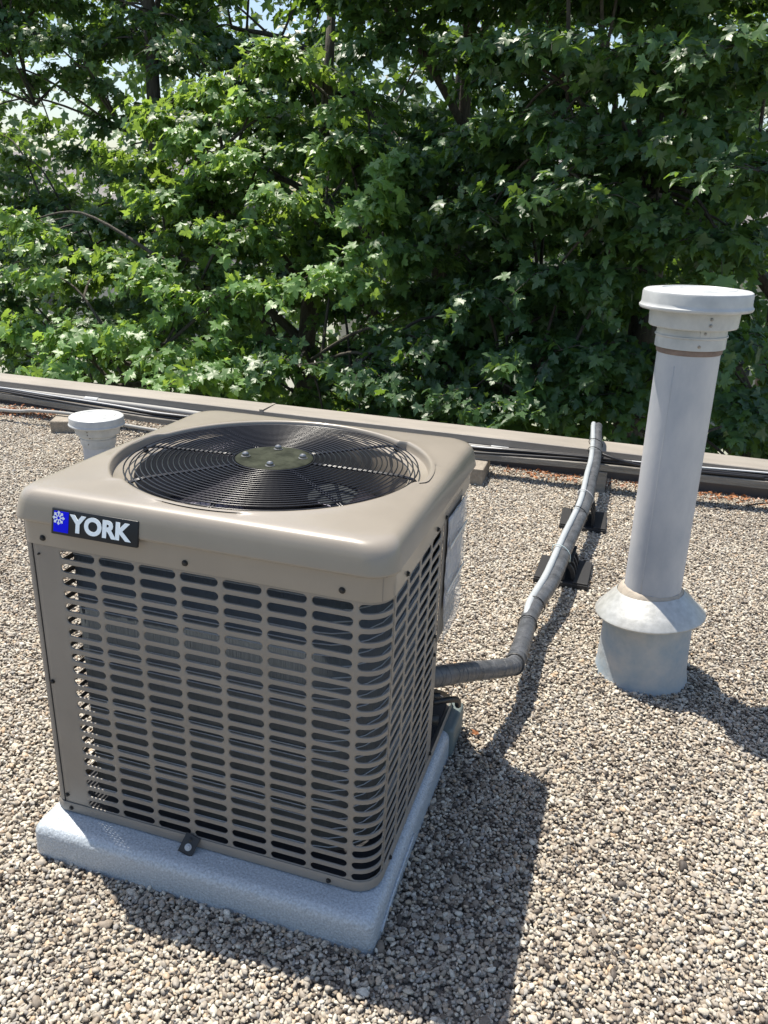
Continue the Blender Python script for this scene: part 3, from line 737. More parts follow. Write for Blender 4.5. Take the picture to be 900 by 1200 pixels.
# ------------------------------------------------------------------ vents
def vent(x, y, ztop, rp, label, name, tall):
    t = empty(name, label, 'vent pipe', (x, y, 0))
    zb = ztop-0.155
    pb = 0.0 if not tall else 0.225
    def part(nm, prof, m, parent=t, seg=72, ct=False, cb=False, sm=35, wob=None, tilt=0):
        bm = bmesh.new(); lathe(bm, prof, seg, (0, 0), ct, cb, wob)
        if tilt: bm.transform(Matrix.Translation((0, 0, 0.22)) @ Matrix.Rotation(-0.05, 4, 'X') @ Matrix.Rotation(-0.08, 4, 'Y') @ Matrix.Translation((0, 0, -0.22)))
        o = obj(nm, bm, m, parent); autosmooth(o, sm); return o
    part('pipe', [(rp, pb), (rp, zb+0.01)], 'pipe_grey')
    if tall:
        bm = bmesh.new(); tube(bm, [(-0.035, -math.sqrt(rp**2-0.035**2)-0.0002, z) for z in np.linspace(0.3, 0.98, 12)], 0.0009, 6); obj('weld_seam', bm, 'pipe_grey', t, True)
    part('sealant_band', [(rp, zb-0.014), (rp+0.003, zb-0.012), (rp+0.004, zb-0.004), (rp+0.003, zb+0.002), (rp, zb+0.003)], 'seal' if tall else 'cap_white')
    cap = part('vent_cap', [(rp+0.004, zb+0.001), (rp+0.009, zb+0.002), (rp+0.009, zb+0.030), (rp+0.012, zb+0.033), (rp+0.012, zb+0.036), (rp+0.009, zb+0.038),
               (rp+0.007, zb+0.056), (rp+0.030, zb+0.057), (rp+0.032, zb+0.060), (rp+0.034, zb+0.100), (0.139, zb+0.102), (0.1435, zb+0.103), (0.146, zb+0.107), (0.146, zb+0.111), (0.1425, zb+0.115),
               (0.141, zb+0.121), (0.141, zb+0.144), (0.139, zb+0.149), (0.134, zb+0.152), (0.120, zb+0.1535), (0.100, zb+0.1535), (0.097, zb+0.1560), (0.092, zb+0.1560), (0.089, zb+0.1530), (0.052, zb+0.1535), (0.048, zb+0.1560), (0.044, zb+0.1535), (0.0005, zb+0.154)], 'cap_white', seg=96, sm=28)
    for (aa, zz, rr) in ((-90, zb+0.088, rp+0.034), (-90, zb+0.072, rp+0.033), (-90, zb+0.048, rp+0.008), (-97, zb+0.014, rp+0.009)):
        a = math.radians(aa - math.degrees(YAW) + 2 if tall else aa+10)
        d = Vector((math.cos(a), math.sin(a), 0)); screw(cap, d*rr+Vector((0, 0, zz)), d, 0.0032, m='nut' if zz != zb+0.014 else 'seal_tan')
    bm = bmesh.new(); a = math.radians(-90-math.degrees(YAW)+2 if tall else -80); d = Vector((math.cos(a), math.sin(a), 0)); q = Vector((-d.y, d.x, 0))
    mt = Matrix(((q.x, d.x, 0, d.x*(rp+0.008)), (q.y, d.y, 0, d.y*(rp+0.008)), (0, 0, 1, zb+0.047), (0, 0, 0, 1)))
    box(bm, -0.013, 0.013, -0.0015, 0.0012, -0.009, 0.009, mt); obj('joining_plate', bm, 'cap_white', cap)
    if tall:
        def wb(k, z): return 0.02*math.sin(k*2*PI/72*2+z*20)*(0.3-z)+0.006*math.sin(k*0.9+z*50)
        part('flashing_base', [(0.148, -0.02), (0.141, 0.004), (0.136, 0.03), (0.134, 0.09), (0.132, 0.16), (0.130, 0.205)], 'base_blue', wob=wb)
        part('storm_collar', [(0.163, 0.208), (0.164, 0.212), (0.162, 0.217), (0.135, 0.245), (0.108, 0.274), (0.098, 0.283)], 'galv', tilt=0.03, wob=lambda k, z: 0.010*math.sin(k*2*PI/72*3+1)*(z < 0.24))
        part('collar_sealant', [(0.103, 0.262), (0.098, 0.279), (0.090, 0.292), (rp+0.0015, 0.298), (rp, 0.299)], 'seal_tan', wob=lambda k, z: 0.03*math.sin(k*0.8)*math.sin(k*0.37+z*9))
        bm = bmesh.new(); a0 = math.radians(28)
        for i, zz, rr in ((0, 0.212, 0.167), (1, 0.246, 0.139), (2, 0.277, 0.111)):
            for d in (-0.035, 0.035): bm.verts.new((rr*math.cos(a0+d), rr*math.sin(a0+d), zz+0.004))
        bm.verts.ensure_lookup_table(); v = bm.verts
        bm.faces.new((v[0], v[1], v[3], v[2])); bm.faces.new((v[2], v[3], v[5], v[4]))
        o = obj('collar_overlap', bm, 'galv', t); md = o.modifiers.new('t', 'SOLIDIFY'); md.thickness = 0.002
    else:
        part('flashing_base', [(rp+0.012, -0.02), (rp+0.008, 0.004), (rp+0.0015, 0.014)], 'pipe_grey')
    return t
vent(0.503, 1.205, 1.178, 0.083, 'tall grey vent pipe with flat white cap and galvanised storm collar', 'vent_pipe', True).rotation_euler = Matrix.Rotation(-0.019, 3, Vector((math.sin(YAW), math.cos(YAW), 0))).to_euler()
vent(-2.345, 2.365, 0.262, 0.083, 'short grey roof vent with flat white cap behind the condenser', 'vent_pipe', False)

# ------------------------------------------------------------------ line set (two taped pipes)
ls = empty('line_set', 'taped grey refrigerant pipes running from the condenser over the parapet', 'pipe', (0, 0.58, 0))
LO = Vector((0, 0.58, 0))
main = [(-0.04, 0.44, 0.300), (0.00, 0.52, 0.272), (0.045, 0.635, 0.225), (0.090, 0.745, 0.178), (0.122, 0.830, 0.142), (0.134, 0.868, 0.128), (0.138, 0.895, 0.121), (0.139, 0.95, 0.116), (0.140, 1.06, 0.114), (0.143, 1.27, 0.115), (0.180, 1.50, 0.119), (0.197, 1.75, 0.126), (0.207, 1.90, 0.130),
        (0.226, 2.1, 0.142), (0.240, 2.3, 0.156), (0.243, 2.6, 0.176), (0.245, 2.85, 0.192), (0.235, 3.10, 0.224), (0.223, 3.25, 0.252), (0.219, 3.36, 0.252), (0.218, 3.43, 0.20), (0.218, 3.47, 0.05), (0.218, 3.49, -0.5), (0.218, 3.49, -1.5)]
bm = bmesh.new(); P = [Vector(p)-LO for p in spline(main, 14)]
rad = []
for i, p in enumerate(P):
    f = p.y+LO.y; base = 0.0262 if f < 0.93 else float(np.interp(f, [0.93, 1.0, 1.5, 2.6, 3.2], [0.029, 0.028, 0.026, 0.024, 0.0225]))
    rad.append(base*(1+0.008*math.sin(i*0.55)+0.004*math.sin(i*2.9+1)))
tube(bm, P, rad, 18); o = obj('insulated_suction_line', bm, 'tape', ls, True)
# tape laps
bm = bmesh.new()
for i in range(6, len(P)-30, 3):
    t = (P[i+1]-P[i-1]).normalized(); a = Vector((0, 0, 1)); a = (a-t*a.dot(t)).normalized(); b = t.cross(a); ph = i*0.7
    pts = [P[i]+(a*math.cos(q)+b*math.sin(q))*(rad[i]+0.0000)+t*0.010*math.sin(q+ph) for q in [2*PI*k/18 for k in range(18)]]
    tube(bm, pts, 0.0006, 4, closed=True)
tag(obj('tape_laps', bm, 'tape', ls, True), kind='stuff')
sec = [(0.141, 1.13, 0.120)] + [(x-o_, y, z+h_) for (x, y, z), o_, h_ in zip(main[9:], [0.015]+[0.025]*5+[0.027]*9, [0.018]+[0.022]*6+[0.014]*8)]
bm = bmesh.new(); Q = [Vector(p)-LO for p in spline(sec, 10)]
tube(bm, Q, [0.0125*(1+0.02*math.sin(i*1.7)) for i in range(len(Q))], 14); obj('white_drain_line', bm, 'tube_white', ls, True)
def tie_ring(y, m, r=0.049, sx=0.5):
    i = min(range(len(P)), key=lambda k: abs(P[k].y+LO.y-y)); j = min(range(len(Q)), key=lambda k: abs(Q[k].y+LO.y-y))
    two = y > 1.5; c = P[i]*0.62+Q[j]*0.38 if two else P[i]; t = (P[i+1]-P[i-1]).normalized(); u = (Q[j]-P[i]); u = (u-t*u.dot(t)).normalized(); v = t.cross(u)
    ru, rv = (rad[i]+0.0165, rad[i]+0.0015) if two else (rad[i]+0.0065, rad[i]+0.0025)
    bm = bmesh.new(); tube(bm, [c+u*math.cos(q)*ru+v*math.sin(q)*rv for q in [2*PI*k/24 for k in range(24)]], 0.0020, 6, closed=True)
    if m == 'tie': tube(bm, [c-u*ru*0.2+v*rv, c-u*ru*0.3+v*(rv+0.006)+Vector((0.004, 0, -0.02)), c-u*ru*0.2+v*(rv+0.006)+Vector((0.008, 0, -0.05))], 0.0018, 5)
    obj('cable_tie', bm, m, ls, True)
for y, m in ((1.15, 'tie_black'), (1.30, 'tie_black'), (1.74, 'tie'), (2.16, 'tie_black'), (2.36, 'cable_white'), (2.97, 'tie_black'), (3.08, 'tie_black')): tie_ring(y, m, 0.047)
# elbow seam
bm = bmesh.new(); i = min(range(len(P)), key=lambda k: abs(P[k].y+LO.y-0.885)); t = (P[i+2]-P[i-2]).normalized(); a = Vector((0, 0, 1)); a = (a-t*a.dot(t)).normalized(); b = t.cross(a)
tube(bm, [P[i]+(a*math.cos(q)+b*math.sin(q))*0.0285+t*0.012*math.cos(q) for q in [2*PI*k/24 for k in range(24)]], 0.0025, 6, closed=True); obj('elbow_seam', bm, 'tie_black', ls, True)
# thin wire beside the outlet and the dark drain stub
path_obj('drain_stub', [(-0.03, 0.57, 0.155), (0.0, 0.60, 0.150), (0.02, 0.64, 0.13), (0.022, 0.66, 0.10)], 0.009, 'cable', 'short black tube end under the pipe outlet of the condenser', 'tube', 8)

# rubber pipe supports
def support(x, y, rz, label, hs):
    t = empty('pipe_support', label, 'pipe support', (x, y, -0.002), 'black rubber feet under the taped pipe'); t.rotation_euler = (0, 0, rz)
    bm = bmesh.new(); box(bm, -0.105, 0.105, -0.115, 0.115, 0, 0.020, bev=0.003)
    b = obj('base_plate', bm, 'black_rubber', t)
    for sx in (-1, 1):
        bm = bmesh.new(); box(bm, sx*0.075-0.028, sx*0.075+0.028, -0.112, 0.112, 0.0205, 0.027, bev=0.002); obj('tread', bm, 'black_rubber', t)
    for k in range(4):
        yy = -0.075+k*0.05; bm = bmesh.new()
        pts = [(0.052*math.cos(q), yy, 0.02+(hs-0.025)*math.sin(q)) for q in np.linspace(0.0, PI, 14)]
        rings = []
        for p in pts:
            d = Vector((p[0], 0, p[2]-0.02)).normalized(); inn = Vector(p)-d*0.016
            rings.append([bm.verts.new(q) for q in ((p[0], p[1]-0.009, p[2]), (p[0], p[1]+0.009, p[2]), (inn.x, p[1]+0.009, inn.z), (inn.x, p[1]-0.009, inn.z))])
        for A, B in zip(rings, rings[1:]):
            for j in range(4): bm.faces.new((A[j], A[(j+1) % 4], B[(j+1) % 4], B[j]))
        obj('rib', bm, 'black_rubber', t)
    bm = bmesh.new(); box(bm, -0.012, 0.012, -0.10, 0.10, 0.0205, hs-0.022, bev=0.002); obj('web', bm, 'black_rubber', t)
    bm = bmesh.new(); box(bm, -0.036, 0.036, -0.085, 0.085, hs-0.0045, hs+0.002, bev=0.002); obj('saddle', bm, 'black_rubber', t)
support(0.200, 1.845, -0.02, 'black rubber foot under the taped pipe, nearer the tall vent', 0.098)
support(0.232, 2.47, 0.03, 'black rubber foot under the taped pipe, nearer the parapet', 0.136)

# ------------------------------------------------------------------ gravel (geometry nodes instances)
def make_gravel():
    pitch = 0.0079
    xs = np.arange(-5.6, 2.9, pitch); ys = np.arange(-1.35, 3.21, pitch*0.88)
    X, Y = np.meshgrid(xs, ys); X = X + (np.arange(len(ys)) % 2)[:, None]*pitch/2
    X = X.ravel(); Y = Y.ravel()
    # keep a wide wedge round the view
    d = np.stack([X-CX, Y-CY], 1); f2 = np.array([math.sin(YAW), math.cos(YAW)]); r2 = np.array([f2[1], -f2[0]])
    a = d@f2; b = d@r2
    keep = (a > 0.15) & (np.abs(b) < a*0.62+0.45)
    keep &= ~((X > -W-0.012) & (X < 0.012) & (Y > -0.056) & (Y < 0.69))
    keep &= ((X-0.503)**2+(Y-1.205)**2 > 0.128**2) & ((X+2.345)**2+(Y-2.365)**2 > 0.09**2)
    X, Y = X[keep], Y[keep]
    X = X+RNG.uniform(-0.0033, 0.0033, len(X)); Y = Y+RNG.uniform(-0.0042, 0.0042, len(Y))
    n = len(X)
    Z = RNG.uniform(-0.0085, 0.001, n)+0.004*np.sin(X*7.1+np.sin(Y*5.3))*np.sin(Y*6.3+1.3*X)
    # scattered extra stones lying on top
    k = RNG.choice(n, n//5, replace=False)
    X = np.concatenate([X, X[k]+RNG.uniform(-.005, .005, len(k))]); Y = np.concatenate([Y, Y[k]+RNG.uniform(-.005, .005, len(k))]); Z = np.concatenate([Z, Z[k]+0.0055]); n = len(X)
    s = np.clip(RNG.lognormal(math.log(0.0043), 0.25, n), 0.0030, 0.0105)
    scl = np.stack([s*RNG.uniform(0.9, 1.45, n), s*RNG.uniform(0.72, 1.0, n), s*RNG.uniform(0.5, 0.8, n)], 1)
    rot = np.stack([RNG.normal(0, 0.35, n), RNG.normal(0, 0.35, n), RNG.uniform(0, 2*PI, n)], 1)
    fld = 0.5*np.sin(X*2.3+1.7*np.sin(Y*1.9+0.6))+0.35*np.sin(Y*4.1-X*3.3+1.1*np.sin(X*5.0))+0.3*np.sin(X*11+2*np.sin(Y*7.7))*np.sin(Y*9.1)
    rndv = np.clip(RNG.uniform(0, 1, n)**(1+0.45*np.clip(fld, -0.7, 1)), 0, 1)
    me = bpy.data.meshes.new('gravel'); me.vertices.add(n)
    me.vertices.foreach_set('co', np.stack([X, Y, Z], 1).astype(np.float32).ravel())
    for nm, ty, arr in (('rot', 'FLOAT_VECTOR', rot), ('scl', 'FLOAT_VECTOR', scl), ('rnd', 'FLOAT', rndv), ('vid', 'INT', RNG.integers(0, 8, n))):
        at = me.attributes.new(nm, ty, 'POINT')
        at.data.foreach_set('vector' if ty == 'FLOAT_VECTOR' else 'value', np.ascontiguousarray(arr).astype(np.int32 if ty == 'INT' else np.float32).ravel())
    me.update()
    o = link_mesh('gravel', me, M['stone']); tag(o, 'pale brown and grey river pebbles covering the flat roof', kind='stuff')
    g = bpy.data.node_groups.new('gravel_scatter', 'GeometryNodeTree')
    g.interface.new_socket('Geometry', in_out='INPUT', socket_type='NodeSocketGeometry'); g.interface.new_socket('Geometry', in_out='OUTPUT', socket_type='NodeSocketGeometry')
    N = g.nodes; L = g.links; gi = N.new('NodeGroupInput'); go = N.new('NodeGroupOutput')
    g2i = N.new('GeometryNodeGeometryToInstance')
    for k in range(8):
        ico = N.new('GeometryNodeMeshIcoSphere'); ico.inputs['Radius'].default_value = 1.0; ico.inputs['Subdivisions'].default_value = 2
        sp = N.new('GeometryNodeSetPosition'); pos = N.new('GeometryNodeInputPosition'); add = N.new('ShaderNodeVectorMath'); add.operation = 'ADD'; add.inputs[1].default_value = (k*7.3, k*3.1, k*1.7)
        nz = N.new('ShaderNodeTexNoise'); nz.inputs['Scale'].default_value = 0.9; nz.inputs['Detail'].default_value = 1.0
        mp = N.new('ShaderNodeMapRange'); mp.inputs['From Min'].default_value = 0.25; mp.inputs['From Max'].default_value = 0.75; mp.inputs['To Min'].default_value = 0.62; mp.inputs['To Max'].default_value = 1.38
        sc_ = N.new('ShaderNodeVectorMath'); sc_.operation = 'SCALE'
        L.new(pos.outputs[0], add.inputs[0]); L.new(add.outputs[0], nz.inputs['Vector']); L.new(nz.outputs[0], mp.inputs['Value']); L.new(pos.outputs[0], sc_.inputs[0]); L.new(mp.outputs[0], sc_.inputs['Scale'])
        L.new(ico.outputs['Mesh'], sp.inputs['Geometry']); L.new(sc_.outputs[0], sp.inputs['Position'])
        sm = N.new('GeometryNodeSetShadeSmooth'); L.new(sp.outputs[0], sm.inputs[0])
        smt = N.new('GeometryNodeSetMaterial'); smt.inputs['Material'].default_value = M['stone']; L.new(sm.outputs[0], smt.inputs['Geometry'])
        L.new(smt.outputs[0], g2i.inputs[0])
    iop = N.new('GeometryNodeInstanceOnPoints'); iop.inputs['Pick Instance'].default_value = True
    def na(nm, ty):
        x = N.new('GeometryNodeInputNamedAttribute'); x.data_type = ty; x.inputs['Name'].default_value = nm; return x.outputs[0]
    L.new(gi.outputs[0], iop.inputs['Points']); L.new(g2i.outputs[0], iop.inputs['Instance'])
    L.new(na('vid', 'INT'), iop.inputs['Instance Index']); L.new(na('scl', 'FLOAT_VECTOR'), iop.inputs['Scale'])
    e2r = N.new('FunctionNodeEulerToRotation'); L.new(na('rot', 'FLOAT_VECTOR'), e2r.inputs[0]); L.new(e2r.outputs[0], iop.inputs['Rotation'])
    L.new(iop.outputs[0], go.inputs[0])
    md = o.modifiers.new('scatter', 'NODES'); md.node_group = g
    print('pebbles', n)
make_gravel()

# ------------------------------------------------------------------ maple leaves
def leaf_template(v, lod=0):
    rs = np.random.default_rng(100+v)
    half = [(0.07, -0.03), (0.30, -0.13), (0.40, -0.10), (0.36, 0.06), (0.54, 0.20), (0.66, 0.42), (0.50, 0.40), (0.38, 0.52), (0.22, 0.44), (0.25, 0.66), (0.17, 0.72), (0.09, 0.88)]
    if lod: half = [(0.06, -0.03), (0.38, -0.10), (0.34, 0.10), (0.64, 0.40), (0.22, 0.44), (0.22, 0.70)]
    pts = [(0, 0)] + half + [(0, 1.02)] + [(-x, y) for x, y in half[::-1]]
    p = np.array(pts); p = p*(1+rs.normal(0, 0.05, p.shape))
    c = np.array([[0, 0.30]])
    allp = np.concatenate([c, p]); r = np.hypot(allp[:, 0], allp[:, 1]-0.3)
    ang = np.arctan2(allp[:, 0], allp[:, 1]-0.3)
    droop = rs.uniform(0.15, 0.75); fold = rs.uniform(0.02, 0.22)
    z = -droop*r**2 + fold*np.abs(allp[:, 0])*0.8 + 0.035*np.cos(ang*5)*(r > 0.3) + rs.normal(0, 0.012, len(r))
    V = np.stack([allp[:, 0], allp[:, 1], z], 1)
    n = len(p); F = [(0, 1+i, 1+(i+1) % n) for i in range(n)]
    return V, np.array(F)
TPL = [leaf_template(v, 0) for v in range(8)]
TPL1 = [leaf_template(v, 1) for v in range(8)]

def leaf_frames(pos, outd, n, upw=0.68, outw=0.62, rw=0.42):
    nr = np.array([0, 0, 1.0])*upw+outd*outw+RNG.normal(0, rw, (n, 3)); nr /= np.linalg.norm(nr, axis=1)[:, None]
    tip = outd*0.8+np.array([0, 0, -0.75])+RNG.normal(0, 0.55, (n, 3))
    tip -= nr*np.sum(tip*nr, 1)[:, None]; tip /= np.linalg.norm(tip, axis=1)[:, None]
    side = np.cross(tip, nr)
    return np.stack([side, tip, nr], 2)   # columns

def build_leaves(name, pos, rotm, size, tint, m, parent, lod=0, origin=(0, 0, 0)):
    vid = RNG.integers(0, 8, len(pos)); VV = []; FF = []; TT = []; off = 0
    lodv = np.broadcast_to(np.asarray(lod), (len(pos),))
    for v in range(16):
        idx = np.where((vid == v % 8) & (lodv == v//8))[0]
        if not len(idx): continue
        V, F = (TPL1 if v >= 8 else TPL)[v % 8]
        w_ = np.einsum('nij,kj->nki', rotm[idx], V)*size[idx][:, None, None]+(pos[idx]-np.array(origin))[:, None, :]
        nv = len(V); VV.append(w_.reshape(-1, 3)); FF.append((F[None]+(np.arange(len(idx))*nv)[:, None, None]+off).reshape(-1, 3)); TT.append(np.repeat(tint[idx], nv)); off += nv*len(idx)
    VV = np.concatenate(VV).astype(np.float32); FF = np.concatenate(FF).astype(np.int32); TT = np.concatenate(TT).astype(np.float32)
    me = bpy.data.meshes.new(name); me.vertices.add(len(VV)); me.vertices.foreach_set('co', VV.ravel())
    me.loops.add(FF.size); me.loops.foreach_set('vertex_index', FF.ravel()); me.polygons.add(len(FF)); me.polygons.foreach_set('loop_start', np.arange(0, FF.size, 3, dtype=np.int32))
    me.update(calc_edges=True)
    at = me.attributes.new('tint', 'FLOAT', 'POINT'); at.data.foreach_set('value', TT)
    return link_mesh(name, me, M[m], parent, True)

LEAFMESH = {}
def leaf_meshes(m):
    if m in LEAFMESH: return LEAFMESH[m]
    out = []
    for v in range(8):
        for q, tt in enumerate((0.15, 0.4, 0.65, 0.95)):
            V, F = TPL[v]; me = bpy.data.meshes.new('leaf'); me.from_pydata(V.tolist(), [], F.tolist()); me.update()
            at = me.attributes.new('tint', 'FLOAT', 'POINT'); at.data.foreach_set('value', np.full(len(V), tt, np.float32)); me.materials.append(M[m]); me.shade_smooth(); out.append(me)
    LEAFMESH[m] = out; return out

Rm = np.array([[rt.x, rt.y, rt.z], [upv.x, upv.y, upv.z], [fw.x, fw.y, fw.z]])
def to_px(p):
    d = (p-np.array([CX, CY, CZ]))@Rm.T; z = d[:, 2]; z = np.where(z < 0.1, 0.1, z)
    return 450+FPX*d[:, 0]/z, 600-FPX*d[:, 1]/z, d[:, 2]
GRID = {}
def maple(base, height, lean, clumps, label, m, nleaf, name='maple_tree', bright=0, r0=0.16, lsize=(0.075, 0.125), lod=0, pick=300, spread=None):
    """clumps: list of (x,y,z,radius). One trunk, main limbs, a branch to every clump, leaves round its end."""
    t = empty(name, label, 'tree', base, 'maple trees standing behind the parapet')
    B = Vector(base); top = B+Vector((lean[0], lean[1], height))
    tp = [B+(top-B)*f+Vector((0.10*math.sin(f*5+base[0]), 0.10*math.cos(f*4+base[0]), 0))*f for f in np.linspace(0, 1, 14)]
    bm = bmesh.new(); tube(bm, [p-B for p in tp], [r0*(1.25 if i == 0 else 1)*(1-0.8*i/13)+0.012 for i in range(14)], 10)
    cl = [Vector(c[:3]) for c in clumps]
    # main limbs toward cluster groups
    nl = max(3, min(9, len(cl)//5)); seeds = random.sample(range(len(cl)), nl); limbs = []
    for s in seeds:
        e_ = cl[s]; hz = max(B.z+height*0.25, min(top.z-0.3, e_.z-0.55*math.hypot(e_.x-B.x, e_.y-B.y)))
        f = (hz-B.z)/height; st = tp[min(13, int(f*13))]
        md_ = st.lerp(e_, 0.5)+Vector((random.uniform(-.15, .15), random.uniform(-.15, .15), 0.12*(e_-st).length))
        en = st.lerp(e_, 0.86)
        pts = spline([st, md_, en], 8); limbs.append(pts)
        rr = r0*0.42*(1-0.4*f)
        tube(bm, [p-B for p in pts], [rr*(1-0.75*i/(len(pts)-1))+0.006 for i in range(len(pts))], 7)
    nodes = [(p, 0.03) for L_ in limbs for p in L_[5:]] + [(p, 0.03) for p in tp[4:]]
    PO = []; OD = []; TN = []
    for ci, (c, (x, y, z, R_)) in enumerate(zip(cl, [q[:4] for q in clumps])):
        bias = (random.uniform(0.05, 0.38) if ci < bright else random.uniform(-0.32, 0.02)) if bright else random.uniform(-0.2, 0.15)  # sun on outer boughs and shade inside painted into the leaf tint
        st = random.choice(sorted(nodes, key=lambda q: (q[0]-c).length+max(0, q[0].z-c.z)*0.6)[:5])[0]
        if PO and len(nodes) < 400 and random.random() < 0.6: nodes.append((st.lerp(c, 0.55)+Vector((0, 0, 0.1*(c-st).length)), 0.02))
        L_ = (c-st).length; md_ = st.lerp(c, 0.55)+Vector((0, 0, 0.14*L_))
        pts = spline([st, md_, c], 6)
        tube(bm, [p-B for p in pts], [0.006+0.014*min(1, L_)*(1-i/(len(pts)-1)) for i in range(len(pts))], 5)
        n = int(nleaf*(R_/0.42)**2)
        # sub-twigs radiating from the clump end, leaves along them
        nt_ = max(5, int(9*(R_/0.42)))
        hd = Vector((c.x-B.x, c.y-B.y, 0)); hd = hd.normalized() if hd.length > 0.1 else Vector((0, -1, 0))
        for k in range(nt_):
            a = math.atan2(hd.y, hd.x)+random.uniform(-2.4, 2.4); el = random.uniform(-0.35, 0.45); d = Vector((math.cos(a)*math.cos(el), math.sin(a)*math.cos(el), math.sin(el)))
            s0 = pts[-1].lerp(pts[-3], random.random()); ln = R_*random.uniform(0.55, 1.15); e_ = s0+d*ln+Vector((0, 0, -0.25*ln*ln/R_))
            m_ = s0.lerp(e_, 0.5)+Vector((0, 0, 0.12*ln))
            tube(bm, [s0-B, m_-B, e_-B], [0.005, 0.0035, 0.0018], 3, cap=False)
            q = max(4, n//nt_); f = RNG.uniform(0.15, 1.05, q)[:, None]
            S, Mm, E_ = np.array(s0), np.array(m_), np.array(e_)
            pp = (1-f)**2*S+2*f*(1-f)*Mm+f*f*E_ + RNG.normal(0, 0.055, (q, 3))*np.array([1, 1, 0.6])
            PO.append(pp); od = np.tile(np.array(d), (q, 1))*0.6+np.array([hd.x, hd.y, 0])*0.5+RNG.normal(0, 0.25, (q, 3)); OD.append(od/np.linalg.norm(od, axis=1)[:, None])
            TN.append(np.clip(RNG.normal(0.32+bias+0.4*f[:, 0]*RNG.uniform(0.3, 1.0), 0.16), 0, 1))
    tr = obj('trunk', bm, 'bark', t, True)
    PO = np.concatenate(PO); OD = np.concatenate(OD); TN = np.concatenate(TN); n = len(PO)
    ok = ~((PO[:, 1] < 3.62) & (PO[:, 2] < 0.45)); ok &= PO[:, 1] > 3.0
    PO, OD, TN = PO[ok], OD[ok], TN[ok]; n = len(PO)
    RM = leaf_frames(PO, OD, n); SZ = RNG.uniform(lsize[0], lsize[1], n)*np.where(RNG.random(n) < 0.15, 0.65, 1.0)
    single = np.zeros(n, bool)
    if pick:
        u, v, z = to_px(PO); inside = (u > -5) & (u < 905) & (v > -5) & (v < 535)
        order = np.argsort(z); cnt = 0
        for i in order:
            if not inside[i]: continue
            k = (int(u[i]//11), int(v[i]//11))
            if GRID.get(k, 1e9) < z[i]: continue
            GRID[k] = z[i]; single[i] = True; cnt += 1
            if cnt >= pick: break
        LM = leaf_meshes(m)
        for i in np.where(single)[0]:
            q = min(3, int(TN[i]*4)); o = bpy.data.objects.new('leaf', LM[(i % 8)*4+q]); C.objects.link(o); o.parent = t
            r_ = RM[i]*SZ[i]; p = PO[i]-np.array(base)
            o.matrix_local = Matrix(((r_[0, 0], r_[0, 1], r_[0, 2], p[0]), (r_[1, 0], r_[1, 1], r_[1, 2], p[1]), (r_[2, 0], r_[2, 1], r_[2, 2], p[2]), (0, 0, 0, 1)))
    k = ~single
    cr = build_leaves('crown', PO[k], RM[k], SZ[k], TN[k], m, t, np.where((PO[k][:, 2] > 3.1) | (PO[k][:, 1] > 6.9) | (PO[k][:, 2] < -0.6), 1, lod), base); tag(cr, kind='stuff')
    print(label, n)
    return t

def cloud(n, c, r, rad=(0.34, 0.5), shell=0.0, seed=1):
    rs = np.random.default_rng(seed); out = []
    while len(out) < n:
        p = rs.uniform(-1, 1, 3); d = np.linalg.norm(p)
        if d > 1 or d < shell: continue
        out.append((c[0]+p[0]*r[0], c[1]+p[1]*r[1], c[2]+p[2]*r[2], rs.uniform(*rad)))
    return out
LIT = [(-3.43, 6.6, 2.26), (-3.98, 6.8, 2.48), (-3.2, 6.9, 2.74), (-4.1, 6.3, 1.93), (-2.33, 6.0, 1.86), (-2.24, 6.4, 2.31), (-2.81, 5.8, 1.42), (-3.46, 6.1, 1.71), (-4.08, 5.9, 1.35), (-4.48, 5.6, 0.84), (-3.78, 5.5, 0.81), (-3.13, 5.6, 1.13),
       (-5.01, 5.4, 0.67), (-5.49, 5.7, 1.1), (-5.07, 5.1, 0.22), (-4.31, 4.9, 0.19), (-3.94, 5.0, 0.24), (-3.27, 4.8, 0.14), (-3.27, 5.2, 0.56), (-2.59, 5.3, 0.67), (-1.91, 5.5, 1.38), (-1.64, 5.8, 1.72), (-1.68, 5.3, 1.0), (-2.01, 5.2, 0.78), (-3.0, 4.6, -0.02), (-4.55, 4.7, -0.07)]
SHD = [(-1.02, 5.3, 2.44), (-0.49, 4.9, 2.47), (-0.02, 4.6, 2.31), (0.38, 4.4, 2.27), (0.69, 4.3, 2.29), (-0.96, 5.2, 1.87), (-0.37, 4.9, 1.91), (0.15, 4.7, 1.79), (0.59, 4.5, 1.88), (0.89, 4.2, 1.63), (-1.03, 5.1, 1.34), (-0.5, 4.9, 1.42), (-0.07, 4.6, 1.48),
       (0.38, 4.8, 1.34), (0.81, 4.5, 1.2), (-0.83, 5.0, 0.8), (-0.32, 4.9, 0.9), (0.04, 4.9, 0.92), (-0.56, 4.8, 0.34), (-0.13, 4.7, 0.46), (0.23, 4.8, 0.41), (-0.84, 4.7, 0.01), (-0.31, 4.6, 0.02), (0.16, 4.7, 0.11), (1.02, 4.6, 0.62), (1.15, 4.5, 0.2)]
MID = [(-1.21, 5.0, 0.39), (-1.35, 4.8, 0.07), (-2.22, 4.8, 0.13), (-1.7, 4.8, 0.11), (-2.74, 5.1, 0.25)]
def wr(L_, a, b, seed):
    rs = np.random.default_rng(seed); return [(x, y, z, rs.uniform(a, b)) for x, y, z in L_]
